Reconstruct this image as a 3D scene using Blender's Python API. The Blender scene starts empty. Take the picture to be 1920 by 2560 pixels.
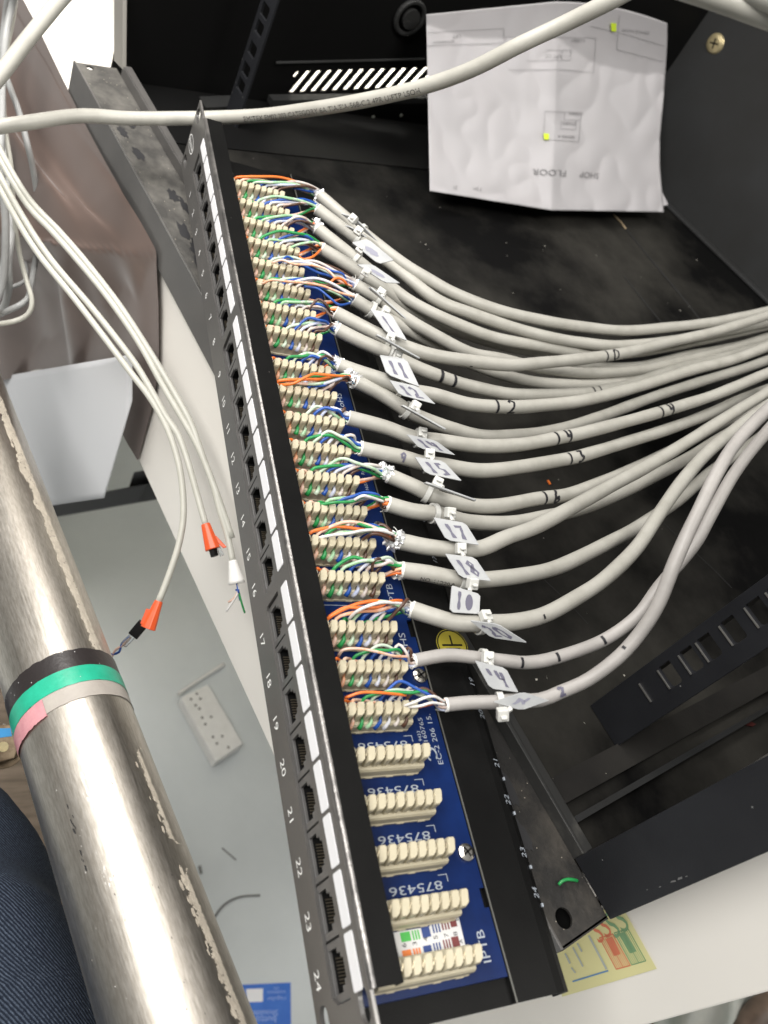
import bpy, bmesh, math, random
from mathutils import Vector, Matrix, noise
from mathutils.geometry import tessellate_polygon
random.seed(7)
S = 0.001                                   # everything below is written in millimetres
sc = bpy.context.scene
COL = sc.collection

# ------------------------------------------------------------------ camera
FPX = 2154.898
RW = (1.7288196, 1.5836637, -0.1243406)
TT = Vector((-108.21385, -243.23828, 507.11929))
def _rod(w):
    w = Vector(w); th = w.length
    return Matrix.Rotation(th, 3, w / th)
RM = _rod(RW)
CC = -(RM.transposed() @ TT)
cam = bpy.data.cameras.new('camera'); camo = bpy.data.objects.new('camera', cam); COL.objects.link(camo)
r0, r1, r2 = RM[0], RM[1], RM[2]
m4 = Matrix(((r0[0], -r1[0], -r2[0], CC[0]*S), (r0[1], -r1[1], -r2[1], CC[1]*S), (r0[2], -r1[2], -r2[2], CC[2]*S), (0, 0, 0, 1)))
camo.matrix_world = m4
cam.sensor_fit = 'VERTICAL'; cam.sensor_height = 24.0; cam.lens = FPX/2560*24.0
cam.clip_start = 0.005; cam.clip_end = 60
cam.dof.use_dof = True; cam.dof.focus_distance = 0.40; cam.dof.aperture_fstop = 9.5
sc.camera = camo

# ------------------------------------------------------------------ world and lamps (indoor: overhead lamps, two added fill lamps, dim room light)
w = bpy.data.worlds.new('World'); sc.world = w; w.use_nodes = True
nt = w.node_tree; bg = nt.nodes['Background']; bg.inputs[1].default_value = 1.0
g_tc = nt.nodes.new('ShaderNodeTexCoord'); g_sp = nt.nodes.new('ShaderNodeSeparateXYZ'); nt.links.new(g_tc.outputs['Generated'], g_sp.inputs[0])
g_cr = nt.nodes.new('ShaderNodeValToRGB'); g_mr = nt.nodes.new('ShaderNodeMapRange'); g_mr.inputs[1].default_value = -1
nt.links.new(g_sp.outputs['Z'], g_mr.inputs[0]); nt.links.new(g_mr.outputs[0], g_cr.inputs[0]); nt.links.new(g_cr.outputs[0], bg.inputs[0])
for (pos_, col_) in [(0.0, (.12, .12, .115)), (.48, (.20, .195, .185)), (.62, (.28, .275, .265)), (1.0, (.30, .295, .285))]:     # floor, walls, ceiling of the dim room
    e_ = g_cr.color_ramp.elements.new(pos_) if pos_ not in (0.0, 1.0) else g_cr.color_ramp.elements[0 if pos_ == 0.0 else -1]
    e_.color = (*col_, 1)
sc.view_settings.view_transform = 'Standard'; sc.view_settings.look = 'None'
sc.view_settings.exposure = -0.08; sc.view_settings.gamma = 1.0
AU = math.radians(16.6); UX = Vector((math.cos(AU), math.sin(AU), 0)); VX = Vector((-math.sin(AU), math.cos(AU), 0)); O0 = Vector((-121, -40, 0))
def cw(u, v, z): return O0 + UX*u + VX*v + Vector((0, 0, z))
def lamp(name, pos, target, sx, sy, power, col):
    l = bpy.data.lights.new(name, 'AREA'); l.shape = 'RECTANGLE'; l.size = sx; l.size_y = sy; l.energy = power; l.color = col
    o = bpy.data.objects.new(name, l); COL.objects.link(o); o.location = pos*S
    d = (target-pos).normalized(); o.rotation_euler = d.to_track_quat('-Z', 'Y').to_euler()
    return o
lamp('ceiling_or_fill_lamp', cw(200, -950, 1300), cw(300, 0, -50), 1.3, 0.5, 36, (1.0, 0.975, 0.94))
lamp('ceiling_or_fill_lamp', cw(780, 190, 900), cw(430, 220, 0), 0.45, 0.3, 9.0, (1.0, 0.97, 0.92))
lamp('ceiling_or_fill_lamp', cw(-90, -130, 560), cw(20, -60, -80), 0.30, 0.30, 5.0, (1.0, 0.96, 0.92))  # added fill lamp, lifts the top of the satin cloth
lamp('louvre_fill_lamp', cw(-130, 520, 250), cw(-420, 330, -80), 0.3, 0.15, 9, (1.0, 0.97, 0.88))  # added unseen fill lamp, brightens the wall seen through the louvre slots

# ------------------------------------------------------------------ measuring helpers
def ray(px, py): return RM.transposed() @ Vector(((px-960)/FPX, (py-1280)/FPX, 1.0))
def atz(px, py, z):
    d = ray(px, py); return CC + d*((z-CC[2])/d[2])
def ats(px, py, s): return CC + ray(px, py)*s
def atv(px, py, v):
    d = ray(px, py); return CC + d*((v-(CC-O0).dot(VX))/d.dot(VX))
def atu(px, py, u):
    d = ray(px, py); return CC + d*((u-(CC-O0).dot(UX))/d.dot(UX))

# ------------------------------------------------------------------ materials
def mat(name, col, rough=0.5, metal=0.0, col2=None, nscale=60, ndetail=4, lo=0.35, hi=0.65, bump=0.0, bscale=400, spec=0.5,
        sheen=0.0, coat=0.0, stretch=None, rough2=None, trans=0.0, specks=None, alpha=1.0, sub=0.0):
    m = bpy.data.materials.new(name); m.use_nodes = True; nt = m.node_tree; N = nt.nodes; L = nt.links
    b = N['Principled BSDF']; b.inputs['Base Color'].default_value = (*col, 1); b.inputs['Roughness'].default_value = rough
    b.inputs['Metallic'].default_value = metal; b.inputs['Specular IOR Level'].default_value = spec
    if sheen: b.inputs['Sheen Weight'].default_value = sheen; b.inputs['Sheen Roughness'].default_value = 0.4
    if coat: b.inputs['Coat Weight'].default_value = coat; b.inputs['Coat Roughness'].default_value = 0.25
    if trans: b.inputs['Transmission Weight'].default_value = trans
    if alpha < 1: b.inputs['Alpha'].default_value = alpha
    if sub: b.inputs['Subsurface Weight'].default_value = sub; b.inputs['Subsurface Radius'].default_value = (.004, .004, .004)
    tc = N.new('ShaderNodeTexCoord'); src = tc.outputs['Object']
    if stretch:
        mp = N.new('ShaderNodeMapping'); mp.inputs['Scale'].default_value = stretch; L.new(src, mp.inputs[0]); src = mp.outputs[0]
    cur = None
    if col2 or rough2 is not None:
        n = N.new('ShaderNodeTexNoise'); n.inputs['Scale'].default_value = nscale; n.inputs['Detail'].default_value = ndetail; n.inputs['Roughness'].default_value = .62
        L.new(src, n.inputs['Vector'])
        mr = N.new('ShaderNodeMapRange'); mr.inputs[1].default_value = lo; mr.inputs[2].default_value = hi; L.new(n.outputs[0], mr.inputs[0])
        if col2:
            mx = N.new('ShaderNodeMix'); mx.data_type = 'RGBA'; mx.inputs['A'].default_value = (*col, 1); mx.inputs['B'].default_value = (*col2, 1)
            L.new(mr.outputs[0], mx.inputs['Factor']); cur = mx.outputs['Result']
        if rough2 is not None:
            m2 = N.new('ShaderNodeMapRange'); m2.inputs[3].default_value = rough; m2.inputs[4].default_value = rough2
            L.new(mr.outputs[0], m2.inputs[0]); L.new(m2.outputs[0], b.inputs['Roughness'])
    if specks:                                    # (scale, threshold, colour): dust and crumbs
        for sca, th, sc_col in specks:
            v = N.new('ShaderNodeTexVoronoi'); v.inputs['Scale'].default_value = sca; L.new(tc.outputs['Object'], v.inputs['Vector'])
            lt = N.new('ShaderNodeMath'); lt.operation = 'LESS_THAN'; lt.inputs[1].default_value = th; L.new(v.outputs['Distance'], lt.inputs[0])
            wn = N.new('ShaderNodeSeparateColor'); L.new(v.outputs['Color'], wn.inputs[0])
            g2 = N.new('ShaderNodeMath'); g2.operation = 'GREATER_THAN'; g2.inputs[1].default_value = 0.6; L.new(wn.outputs[0], g2.inputs[0])
            mu = N.new('ShaderNodeMath'); mu.operation = 'MULTIPLY'; L.new(lt.outputs[0], mu.inputs[0]); L.new(g2.outputs[0], mu.inputs[1])
            mx = N.new('ShaderNodeMix'); mx.data_type = 'RGBA'
            if cur: L.new(cur, mx.inputs['A'])
            else: mx.inputs['A'].default_value = (*col, 1)
            mx.inputs['B'].default_value = (*sc_col, 1); L.new(mu.outputs[0], mx.inputs['Factor']); cur = mx.outputs['Result']
    if cur: L.new(cur, b.inputs['Base Color'])
    if bump:
        n = N.new('ShaderNodeTexNoise'); n.inputs['Scale'].default_value = bscale; n.inputs['Detail'].default_value = 5; L.new(src, n.inputs['Vector'])
        bp = N.new('ShaderNodeBump'); bp.inputs['Strength'].default_value = bump; bp.inputs['Distance'].default_value = 0.0006
        L.new(n.outputs[0], bp.inputs['Height']); L.new(bp.outputs[0], b.inputs['Normal'])
    return m
M = {}
M['black_paint'] = mat('black_paint', (.0035, .0035, .0035), .5, spec=.12, col2=(.006, .006, .0058), nscale=25, bump=.12, bscale=1500, specks=[(170, .035, (.16, .15, .14))])
M['face_paint'] = mat('face_paint', (.060, .058, .056), .33, col2=(.080, .076, .072), nscale=18, bump=.10, bscale=2500, rough2=.42, spec=.7)
M['dark'] = mat('black_plastic', (.005, .005, .005), .5, spec=.2)
M['jack'] = mat('jack_plastic', (.10, .098, .096), .36, col2=(.08, .078, .077), nscale=120)
M['label'] = mat('white_label', (.86, .86, .88), .5)
M['ink_white'] = mat('white_print', (.92, .92, .90), .5)
M['ink_grey'] = mat('grey_print', (.30, .33, .37), .55)
M['pcb'] = mat('blue_solder_mask', (.002, .011, .062), .36, col2=(.003, .016, .085), nscale=40, lo=.4, hi=.6, spec=.2, bump=.05, bscale=3000)
M['cream'] = mat('cream_plastic', (.50, .455, .335), .42, col2=(.46, .415, .30), nscale=90, spec=.45, sub=.05)
M['gold'] = mat('contact_metal', (.86, .76, .55), .30, metal=.8)
M['steel'] = mat('screw_steel', (.72, .70, .66), .24, metal=1, col2=(.5, .47, .42), nscale=300)
M['brass'] = mat('brass_screw', (.60, .50, .28), .4, metal=.55, col2=(.40, .34, .2), nscale=260)
M['cable'] = mat('cable_sheath', (.40, .39, .352), .45, col2=(.33, .32, .285), nscale=60, ndetail=8, lo=.42, hi=.7, bump=.18, bscale=260, spec=.4)
M['cable_thin'] = mat('thin_cable_sheath', (.37, .352, .335), .45, col2=(.315, .30, .285), nscale=60, bump=.18, bscale=320, spec=.4)
M['cable_white'] = mat('white_cable_sheath', (.46, .45, .405), .42, col2=(.39, .38, .34), nscale=45, bump=.15, bscale=260)
M['cable_grey'] = mat('grey_cable_sheath', (.34, .345, .34), .42, col2=(.29, .295, .29), nscale=60)
M['cable_mid'] = mat('pale_cable_sheath', (.52, .515, .46), .42, col2=(.46, .455, .40), nscale=60)
M['rim'] = mat('sheath_cut_edge', (.82, .81, .77), .5)
M['foil'] = mat('foil', (.88, .89, .90), .30, metal=.75)
M['foil_blue'] = mat('blue_foil', (.12, .42, .62), .2, metal=.8)
M['marker'] = mat('marker_ink', (.012, .012, .016), .5)
M['marker_blue'] = mat('faded_marker_ink', (.11, .105, .15), .5)
M['marker_smear'] = mat('smeared_marker_ink', (.24, .24, .30), .55)
M['tag'] = mat('tag_plastic', (.43, .44, .44), .38, col2=(.36, .37, .38), nscale=100, sub=.15)
M['tie'] = mat('nylon', (.60, .60, .57), .35, sub=.2)
M['paper'] = mat('paper', (.46, .448, .46), .9, spec=.1, col2=(.455, .44, .45), nscale=14, bump=.06, bscale=500)
M['pencil'] = mat('pencil_line', (.33, .32, .33), .8)
M['pencil_dark'] = mat('pencil_dark_line', (.23, .225, .23), .8)
M['highlighter'] = mat('yellow_highlighter', (.62, .80, .04), .6)
M['dust_floor'] = mat('dusty_black_floor', (.003, .003, .003), .7, spec=.10, col2=(.058, .055, .048), nscale=5, ndetail=12, lo=.44, hi=.76, bump=.15, bscale=300, rough2=.5,
                      specks=[(60, .028, (.26, .25, .22))])
M['powder'] = mat('black_powder_coat', (.022, .022, .021), .55, spec=.3, col2=(.030, .031, .032), nscale=9, ndetail=6, bump=.3, bscale=1800, specks=[(60, .03, (.12, .12, .11))])
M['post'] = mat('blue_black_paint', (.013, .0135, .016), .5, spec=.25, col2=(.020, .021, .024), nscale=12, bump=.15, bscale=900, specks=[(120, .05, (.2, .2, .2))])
M['rail_dust'] = mat('dusty_rail', (.050, .048, .044), .72, col2=(.13, .123, .11), nscale=60, ndetail=12, lo=.38, hi=.66, bump=.5, bscale=350, specks=[(330, .10, (.42, .37, .3))])
M['rail_skin'] = mat('grey_black_rail_paint', (.085, .082, .079), .32, col2=(.105, .10, .095), nscale=30, bump=.06, bscale=1500, spec=.7)
M['rail_dark'] = mat('grimy_rail', (.016, .015, .014), .6, col2=(.085, .075, .062), nscale=34, ndetail=11, lo=.46, hi=.78, bump=.5, bscale=350, specks=[(330, .09, (.30, .27, .22))])
M['rail_lip_dark'] = mat('dark_rail_lip', (.03, .03, .029), .4, col2=(.10, .095, .085), nscale=40, ndetail=9, lo=.5, hi=.75)
M['stain'] = mat('dark_stain', (.018, .018, .018), .7)
M['bare'] = mat('edge_highlight', (.55, .54, .52), .3, metal=.9)  # painted highlight colour for the rail skirt and punched hole edges
M['white_board'] = mat('white_laminate', (.86, .83, .775), .5, col2=(.82, .79, .735), nscale=5, bump=.04, bscale=700)
M['grey_floor'] = mat('glossy_grey_floor', (.70, .735, .74), .26, col2=(.60, .635, .64), nscale=2.5, ndetail=6, rough2=.42)
M['satin'] = mat('brown_satin', (.165, .115, .096), .38, metal=.35, col2=(.12, .083, .069), nscale=6, spec=.9, sheen=.35, bump=.05, bscale=60)
M['white_sheet'] = mat('white_sheet', (.66, .67, .69), .6)
M['black_thing'] = mat('matt_black', (.02, .02, .02), .5)
M['orange_boot'] = mat('orange_boot', (.72, .10, .025), .4)
M['clear'] = mat('clear_plastic', (.75, .78, .78), .12, trans=.85)
M['socket'] = mat('ivory_socket', (.86, .85, .82), .4, col2=(.80, .79, .76), nscale=60)
M['flyer'] = mat('blue_card', (.03, .14, .56), .5, col2=(.05, .18, .62), nscale=50)
M['flyer_text'] = mat('pale_blue_print', (.33, .45, .78), .5)
M['chrome'] = mat('scuffed_chrome', (.84, .79, .71), .30, metal=1, col2=(.62, .58, .51), nscale=26, ndetail=9, lo=.45, hi=.75, rough2=.48, bump=.05, bscale=90, stretch=(1, 1, 1))
M['pipe_stain'] = mat('plaster_residue', (.50, .45, .37), .65, col2=(.34, .30, .245), nscale=160, ndetail=8, bump=.3, bscale=900)
M['pipe_film'] = mat('plaster_film', (.50, .45, .37), .6, col2=(.38, .34, .28), nscale=90, ndetail=9, bump=.35, bscale=700, specks=[(520, .22, (.14, .12, .10))])
M['scratch_white'] = mat('white_scuff', (.70, .69, .66), .6)
M['tape_black'] = mat('black_tape', (.022, .018, .018), .35, specks=[(420, .12, (.4, .4, .4))], bump=.2, bscale=500)
M['tape_green'] = mat('green_tape', (.015, .33, .20), .36, col2=(.02, .40, .25), nscale=120, bump=.2, bscale=500, specks=[(300, .08, (.45, .55, .5))])
M['tape_grey'] = mat('grey_tape', (.33, .30, .27), .42, col2=(.40, .37, .33), nscale=60, bump=.2, bscale=500)
M['tape_pink'] = mat('pink_tape', (.52, .22, .25), .4, col2=(.60, .30, .32), nscale=150, bump=.2, bscale=500)
M['tape_blue'] = mat('blue_tape', (.06, .30, .62), .4)
M['brown_mat'] = mat('ribbed_brown_mat', (.20, .155, .115), .8, col2=(.11, .085, .06), nscale=110, stretch=(1, .12, 1), bump=.5, bscale=300, specks=[(60, .05, (.6, .58, .52))])
M['pale_box'] = mat('pale_plastic', (.58, .57, .50), .5)
M['sticker_yellow'] = mat('pale_yellow_sticker', (.72, .68, .34), .5)
M['st_red'] = mat('red_print', (.70, .20, .10), .5)
M['st_green'] = mat('green_print', (.20, .36, .18), .5)
M['st_blue'] = mat('blue_print', (.12, .26, .48), .5)
M['st_grey'] = mat('grey_blue_print', (.42, .46, .44), .5)
M['ground_yellow'] = mat('yellow_sticker', (.28, .235, .02), .45)
M['green_print2'] = mat('bright_green_print', (.06, .42, .07), .5)
M['orange_print'] = mat('orange_print', (.72, .19, .03), .5)
M['brown_print'] = mat('maroon_print', (.16, .03, .03), .5)
M['navy_print'] = mat('navy_print', (.02, .05, .20), .5)
M['clutter_a'] = mat('grey_plastic_film', (.33, .37, .34), .3, col2=(.52, .52, .48), nscale=12)
M['clutter_b'] = mat('brown_bundle', (.16, .11, .08), .5, col2=(.08, .055, .04), nscale=40)
M['louvre_wall'] = mat('white_wall_paint', (.85, .84, .78), .6)
WIREC = {'o': (.78, .18, .03), 'g': (.02, .27, .07), 'b': (.015, .08, .36), 'n': (.085, .04, .025),
         'wo': (.72, .50, .40), 'wg': (.50, .60, .48), 'wb': (.62, .63, .68), 'wn': (.60, .55, .52), 'w': (.74, .72, .70)}
for k, c in WIREC.items():
    c2 = {'wo': (.75, .36, .2), 'wg': (.30, .52, .30), 'wb': (.45, .5, .68), 'wn': (.5, .38, .33)}.get(k, tuple(x*.85 for x in c))
    M['w_'+k] = mat('wire_'+{'o': 'orange', 'g': 'green', 'b': 'blue', 'n': 'brown', 'wo': 'white_orange', 'wg': 'white_green', 'wb': 'white_blue', 'wn': 'white_brown', 'w': 'white'}[k],
                    c, .38, col2=c2, nscale=130, lo=.5, hi=.6)
def denim():
    m = bpy.data.materials.new('dark_denim'); m.use_nodes = True; nt = m.node_tree; N = nt.nodes; L = nt.links; b = N['Principled BSDF']
    b.inputs['Roughness'].default_value = .85; b.inputs['Specular IOR Level'].default_value = .2
    uv = N.new('ShaderNodeTexCoord'); mp = N.new('ShaderNodeMapping'); mp.inputs['Rotation'].default_value = (.5, .2, .95); L.new(uv.outputs['Object'], mp.inputs[0])
    wv = N.new('ShaderNodeTexWave'); wv.inputs['Scale'].default_value = 210; wv.inputs['Distortion'].default_value = 1.6; wv.inputs['Detail'].default_value = 3; wv.inputs['Detail Scale'].default_value = 2
    L.new(mp.outputs[0], wv.inputs['Vector'])
    n = N.new('ShaderNodeTexNoise'); n.inputs['Scale'].default_value = 900; L.new(uv.outputs['Object'], n.inputs['Vector'])
    mu = N.new('ShaderNodeMath'); mu.operation = 'MULTIPLY'; L.new(wv.outputs['Fac'], mu.inputs[0]); L.new(n.outputs[0], mu.inputs[1])
    cr = N.new('ShaderNodeValToRGB'); cr.color_ramp.elements[0].position = .15; cr.color_ramp.elements[0].color = (.006, .010, .02, 1)
    cr.color_ramp.elements[1].position = .62; cr.color_ramp.elements[1].color = (.06, .078, .11, 1)
    L.new(mu.outputs[0], cr.inputs[0]); L.new(cr.outputs[0], b.inputs['Base Color'])
    bp = N.new('ShaderNodeBump'); bp.inputs['Strength'].default_value = .5; bp.inputs['Distance'].default_value = .0005; L.new(wv.outputs['Fac'], bp.inputs['Height']); L.new(bp.outputs[0], b.inputs['Normal'])
    return m
def chrome():
    m = M['chrome']; nt = m.node_tree; N = nt.nodes; L = nt.links; b = N['Principled BSDF']
    tc = N.new('ShaderNodeTexCoord'); outs = []
    for sc_, nsc, det in [((26, 1.2, 1), 6, 8), ((5, 2.0, 1), 3, 6), ((60, 30, 1), 3, 9)]:      # drawn streaks, broad tarnish, fine pitting
        mp = N.new('ShaderNodeMapping'); mp.inputs['Scale'].default_value = sc_; L.new(tc.outputs['UV'], mp.inputs[0])
        n = N.new('ShaderNodeTexNoise'); n.inputs['Scale'].default_value = nsc; n.inputs['Detail'].default_value = det; n.inputs['Roughness'].default_value = .65; L.new(mp.outputs[0], n.inputs['Vector']); outs.append(n.outputs[0])
    a1 = N.new('ShaderNodeMath'); a1.operation = 'ADD'; L.new(outs[0], a1.inputs[0]); L.new(outs[1], a1.inputs[1])
    mr = N.new('ShaderNodeMapRange'); mr.inputs[1].default_value = .72; mr.inputs[2].default_value = 1.32; mr.inputs[3].default_value = .31; mr.inputs[4].default_value = .47; L.new(a1.outputs[0], mr.inputs[0]); L.new(mr.outputs[0], b.inputs['Roughness'])
    cr = N.new('ShaderNodeValToRGB'); cr.color_ramp.elements[0].position = .38; cr.color_ramp.elements[0].color = (.50, .46, .40, 1); cr.color_ramp.elements[1].position = .60; cr.color_ramp.elements[1].color = (.66, .62, .56, 1)
    L.new(outs[2], cr.inputs[0]); L.new(cr.outputs[0], b.inputs['Base Color'])
    bp_ = N.new('ShaderNodeBump'); bp_.inputs['Strength'].default_value = .07; bp_.inputs['Distance'].default_value = .0004; L.new(outs[0], bp_.inputs['Height']); L.new(bp_.outputs[0], b.inputs['Normal'])
chrome()
M['denim'] = denim()

# ------------------------------------------------------------------ object helpers
WL = {}
def thing(name, label, cat, loc, group=None):
    o = bpy.data.objects.new(name, None); o.empty_display_size = .01; COL.objects.link(o); o.location = loc*S
    WL[o.name] = loc.copy(); o['label'] = label; o['category'] = cat
    if group: o['group'] = group
    return o
class MB:
    def __init__(s): s.v = []; s.f = []; s.uv = None
    def add(s, vs, fs):
        b = len(s.v); s.v += [Vector(v) for v in vs]; s.f += [tuple(b+i for i in f) for f in fs]; return s
    def quad(s, a, b, c, d): return s.add([a, b, c, d], [(0, 1, 2, 3)])
    def box(s, o, ax, ay, az):
        o = Vector(o); ax = Vector(ax); ay = Vector(ay); az = Vector(az)
        p = [o, o+ax, o+ax+ay, o+ay]; p += [q+az for q in p]
        return s.add(p, [(0, 3, 2, 1), (4, 5, 6, 7), (0, 1, 5, 4), (1, 2, 6, 5), (2, 3, 7, 6), (3, 0, 4, 7)])
    def wbox(s, x0, x1, y0, y1, z0, z1): return s.box((x0, y0, z0), (x1-x0, 0, 0), (0, y1-y0, 0), (0, 0, z1-z0))
    def cbox(s, u0, u1, v0, v1, z0, z1): return s.box(cw(u0, v0, z0), UX*(u1-u0), VX*(v1-v0), (0, 0, z1-z0))
    def prism(s, loop, ext, holes=()):
        """loop/holes: lists of 3-D points in a plane; ext: extrusion vector; both caps tessellated with the holes open"""
        loops = [[Vector(p) for p in loop]] + [[Vector(p) for p in h] for h in holes]
        flat = [p for l in loops for p in l]; n = len(flat); ext = Vector(ext)
        tris = tessellate_polygon(loops)
        fs = [tuple(t) for t in tris] + [tuple(i+n for i in reversed(t)) for t in tris]
        b = 0
        for l in loops:
            k = len(l)
            for i in range(k): fs.append((b+i, b+(i+1) % k, n+b+(i+1) % k, n+b+i))
            b += k
        return s.add(flat+[p+ext for p in flat], fs)
    def tube(s, pts, r, seg=12, cap=True, wob=0.0, flat=1.0, seed=0):
        rad = r if callable(r) else (lambda t: r)
        fr = frames(pts); n = len(fr); b0 = len(s.v); rnd = random.Random(seed); ph = rnd.uniform(0, 9)
        vs = []
        for i, (p, t, nn, bb, L) in enumerate(fr):
            rr = rad(i/(n-1))*(1+wob*math.sin(L*.11+ph)*math.sin(L*.037+2*ph))
            for k in range(seg):
                a = 2*math.pi*k/seg; vs.append(p+nn*(math.cos(a)*rr)+bb*(math.sin(a)*rr*flat))
        fs = [(i*seg+k, i*seg+(k+1) % seg, (i+1)*seg+(k+1) % seg, (i+1)*seg+k) for i in range(n-1) for k in range(seg)]
        if cap: fs += [tuple(reversed(range(seg))), tuple((n-1)*seg+k for k in range(seg))]
        return s.add(vs, fs)
    def disc(s, c, nrm, r, h, seg=20, r2=None):
        nrm = Vector(nrm).normalized(); a = nrm.orthogonal().normalized(); b = nrm.cross(a); c = Vector(c); r2 = r if r2 is None else r2
        vs = [c+(a*math.cos(2*math.pi*k/seg)+b*math.sin(2*math.pi*k/seg))*r for k in range(seg)] + [c+nrm*h+(a*math.cos(2*math.pi*k/seg)+b*math.sin(2*math.pi*k/seg))*r2 for k in range(seg)]
        return s.add(vs, [(k, (k+1) % seg, seg+(k+1) % seg, seg+k) for k in range(seg)]+[tuple(reversed(range(seg))), tuple(seg+k for k in range(seg))])
    def grid(s, fn, nu, nv, wrap=False):
        vs = [fn(i/(nu), j/(nv)) for j in range(nv+1) for i in range(nu+1)]
        fs = [(j*(nu+1)+i, j*(nu+1)+i+1, (j+1)*(nu+1)+i+1, (j+1)*(nu+1)+i) for j in range(nv) for i in range(nu)]
        s.uvl = [(i/nu, j/nv) for j in range(nv+1) for i in range(nu+1)]
        return s.add(vs, fs)
    def build(s, name, m, parent=None, smooth=False, bevel=0, solid=0, uv=False, subsurf=0, seg=2):
        base = WL[parent.name] if parent else Vector((0, 0, 0))
        me = bpy.data.meshes.new(name)
        if parent is None:
            c = sum(s.v, Vector((0, 0, 0)))/max(1, len(s.v)); base = c
        me.from_pydata([(v-base)*S for v in s.v], [], s.f); me.update()
        o = bpy.data.objects.new(name, me); COL.objects.link(o)
        if parent: o.parent = parent; WL[o.name] = base
        else: o.location = base*S; WL[o.name] = base.copy()
        if isinstance(m, str): m = M[m]
        me.materials.append(m)
        bm = bmesh.new(); bm.from_mesh(me)
        if not uv: bmesh.ops.remove_doubles(bm, verts=bm.verts, dist=1e-8)
        bmesh.ops.recalc_face_normals(bm, faces=bm.faces); bm.to_mesh(me); bm.free()
        if uv and len(me.vertices) == len(s.uvl):
            ul = me.uv_layers.new(name='UVMap')
            for lp in me.loops: ul.data[lp.index].uv = s.uvl[lp.vertex_index]
        if smooth:
            for p in me.polygons: p.use_smooth = True
        if solid: md = o.modifiers.new('thickness', 'SOLIDIFY'); md.thickness = solid*S; md.offset = 0
        if bevel: md = o.modifiers.new('bevel', 'BEVEL'); md.width = bevel*S; md.segments = seg; md.limit_method = 'ANGLE'; md.angle_limit = .6
        if subsurf: md = o.modifiers.new('smooth', 'SUBSURF'); md.levels = subsurf; md.render_levels = subsurf
        return o
def tag(o, label, cat, group=None, kind=None):
    if label: o['label'] = label
    if cat: o['category'] = cat
    if group: o['group'] = group
    if kind: o['kind'] = kind
    return o
def spline(pts, step=2.5):
    """Catmull-Rom through the points, about evenly spaced"""
    P = [Vector(p) for p in pts]; P = [P[0]*2-P[1]]+P+[P[-1]*2-P[-2]]; out = []
    for i in range(1, len(P)-2):
        a, b, c, d = P[i-1], P[i], P[i+1], P[i+2]; n = max(2, int((c-b).length/step))
        for k in range(n):
            t = k/n; out.append(.5*((2*b)+(c-a)*t+(2*a-5*b+4*c-d)*t*t+(-a+3*b-3*c+d)*t**3))
    out.append(P[-2]); return out
def frames(pts):
    n = len(pts); out = []; nn = None; L = 0
    for i, p in enumerate(pts):
        t = (pts[min(i+1, n-1)]-pts[max(i-1, 0)])
        t = t.normalized() if t.length > 1e-9 else Vector((1, 0, 0))
        if nn is None: nn = t.orthogonal().normalized()
        nn = (nn-t*nn.dot(t)).normalized()
        if i: L += (p-pts[i-1]).length
        out.append((p, t, nn, t.cross(nn), L))
    return out
_tc = {}
def text2d(txt, italic=0.0):
    """outline triangles of a word in its own plane, 1 unit high capitals"""
    if txt in _tc: return _tc[txt]
    c = bpy.data.curves.new('t', 'FONT'); c.body = txt; c.size = 1.0; c.resolution_u = 3; c.align_x = 'CENTER'; c.align_y = 'CENTER'
    o = bpy.data.objects.new('t', c); COL.objects.link(o); dg = bpy.context.evaluated_depsgraph_get(); dg.update()
    me = o.evaluated_get(dg).to_mesh(); vs = [(v.co.x/.7, v.co.y/.7) for v in me.vertices]; fs = [tuple(p.vertices) for p in me.polygons]
    o.evaluated_get(dg).to_mesh_clear(); bpy.data.objects.remove(o); bpy.data.curves.remove(c)
    _tc[txt] = (vs, fs); return vs, fs
def put_text(mb, txt, h, org, right, up, sx=1.0, shear=0.0):
    vs, fs = text2d(txt); right = Vector(right).normalized(); up = Vector(up).normalized(); org = Vector(org)
    mb.add([org+right*((x*sx+y*shear)*h)+up*(y*h) for x, y in vs], fs)
def ribbon(mb, poly, wd, fn):
    """poly: 2-D polyline, wd: width; fn maps 2-D to a 3-D point on the surface"""
    P = []
    for i in range(len(poly)-1):
        a, b = Vector(poly[i]), Vector(poly[i+1]); n = max(1, int((b-a).length/.12))
        P += [a+(b-a)*(k/n) for k in range(n)]
    P.append(Vector(poly[-1])); L = []; R = []
    for i, p in enumerate(P):
        t = P[min(i+1, len(P)-1)]-P[max(i-1, 0)]; t = t.normalized() if t.length > 1e-9 else Vector((1, 0)); nrm = Vector((-t.y, t.x)); ww = wd*(.85+.3*math.sin(i*1.7))
        L.append(p+nrm*ww/2); R.append(p-nrm*ww/2)
    n = len(P); mb.add([fn(q.x, q.y) for q in L]+[fn(q.x, q.y) for q in R], [(i, i+1, n+i+1, n+i) for i in range(n-1)])
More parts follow.
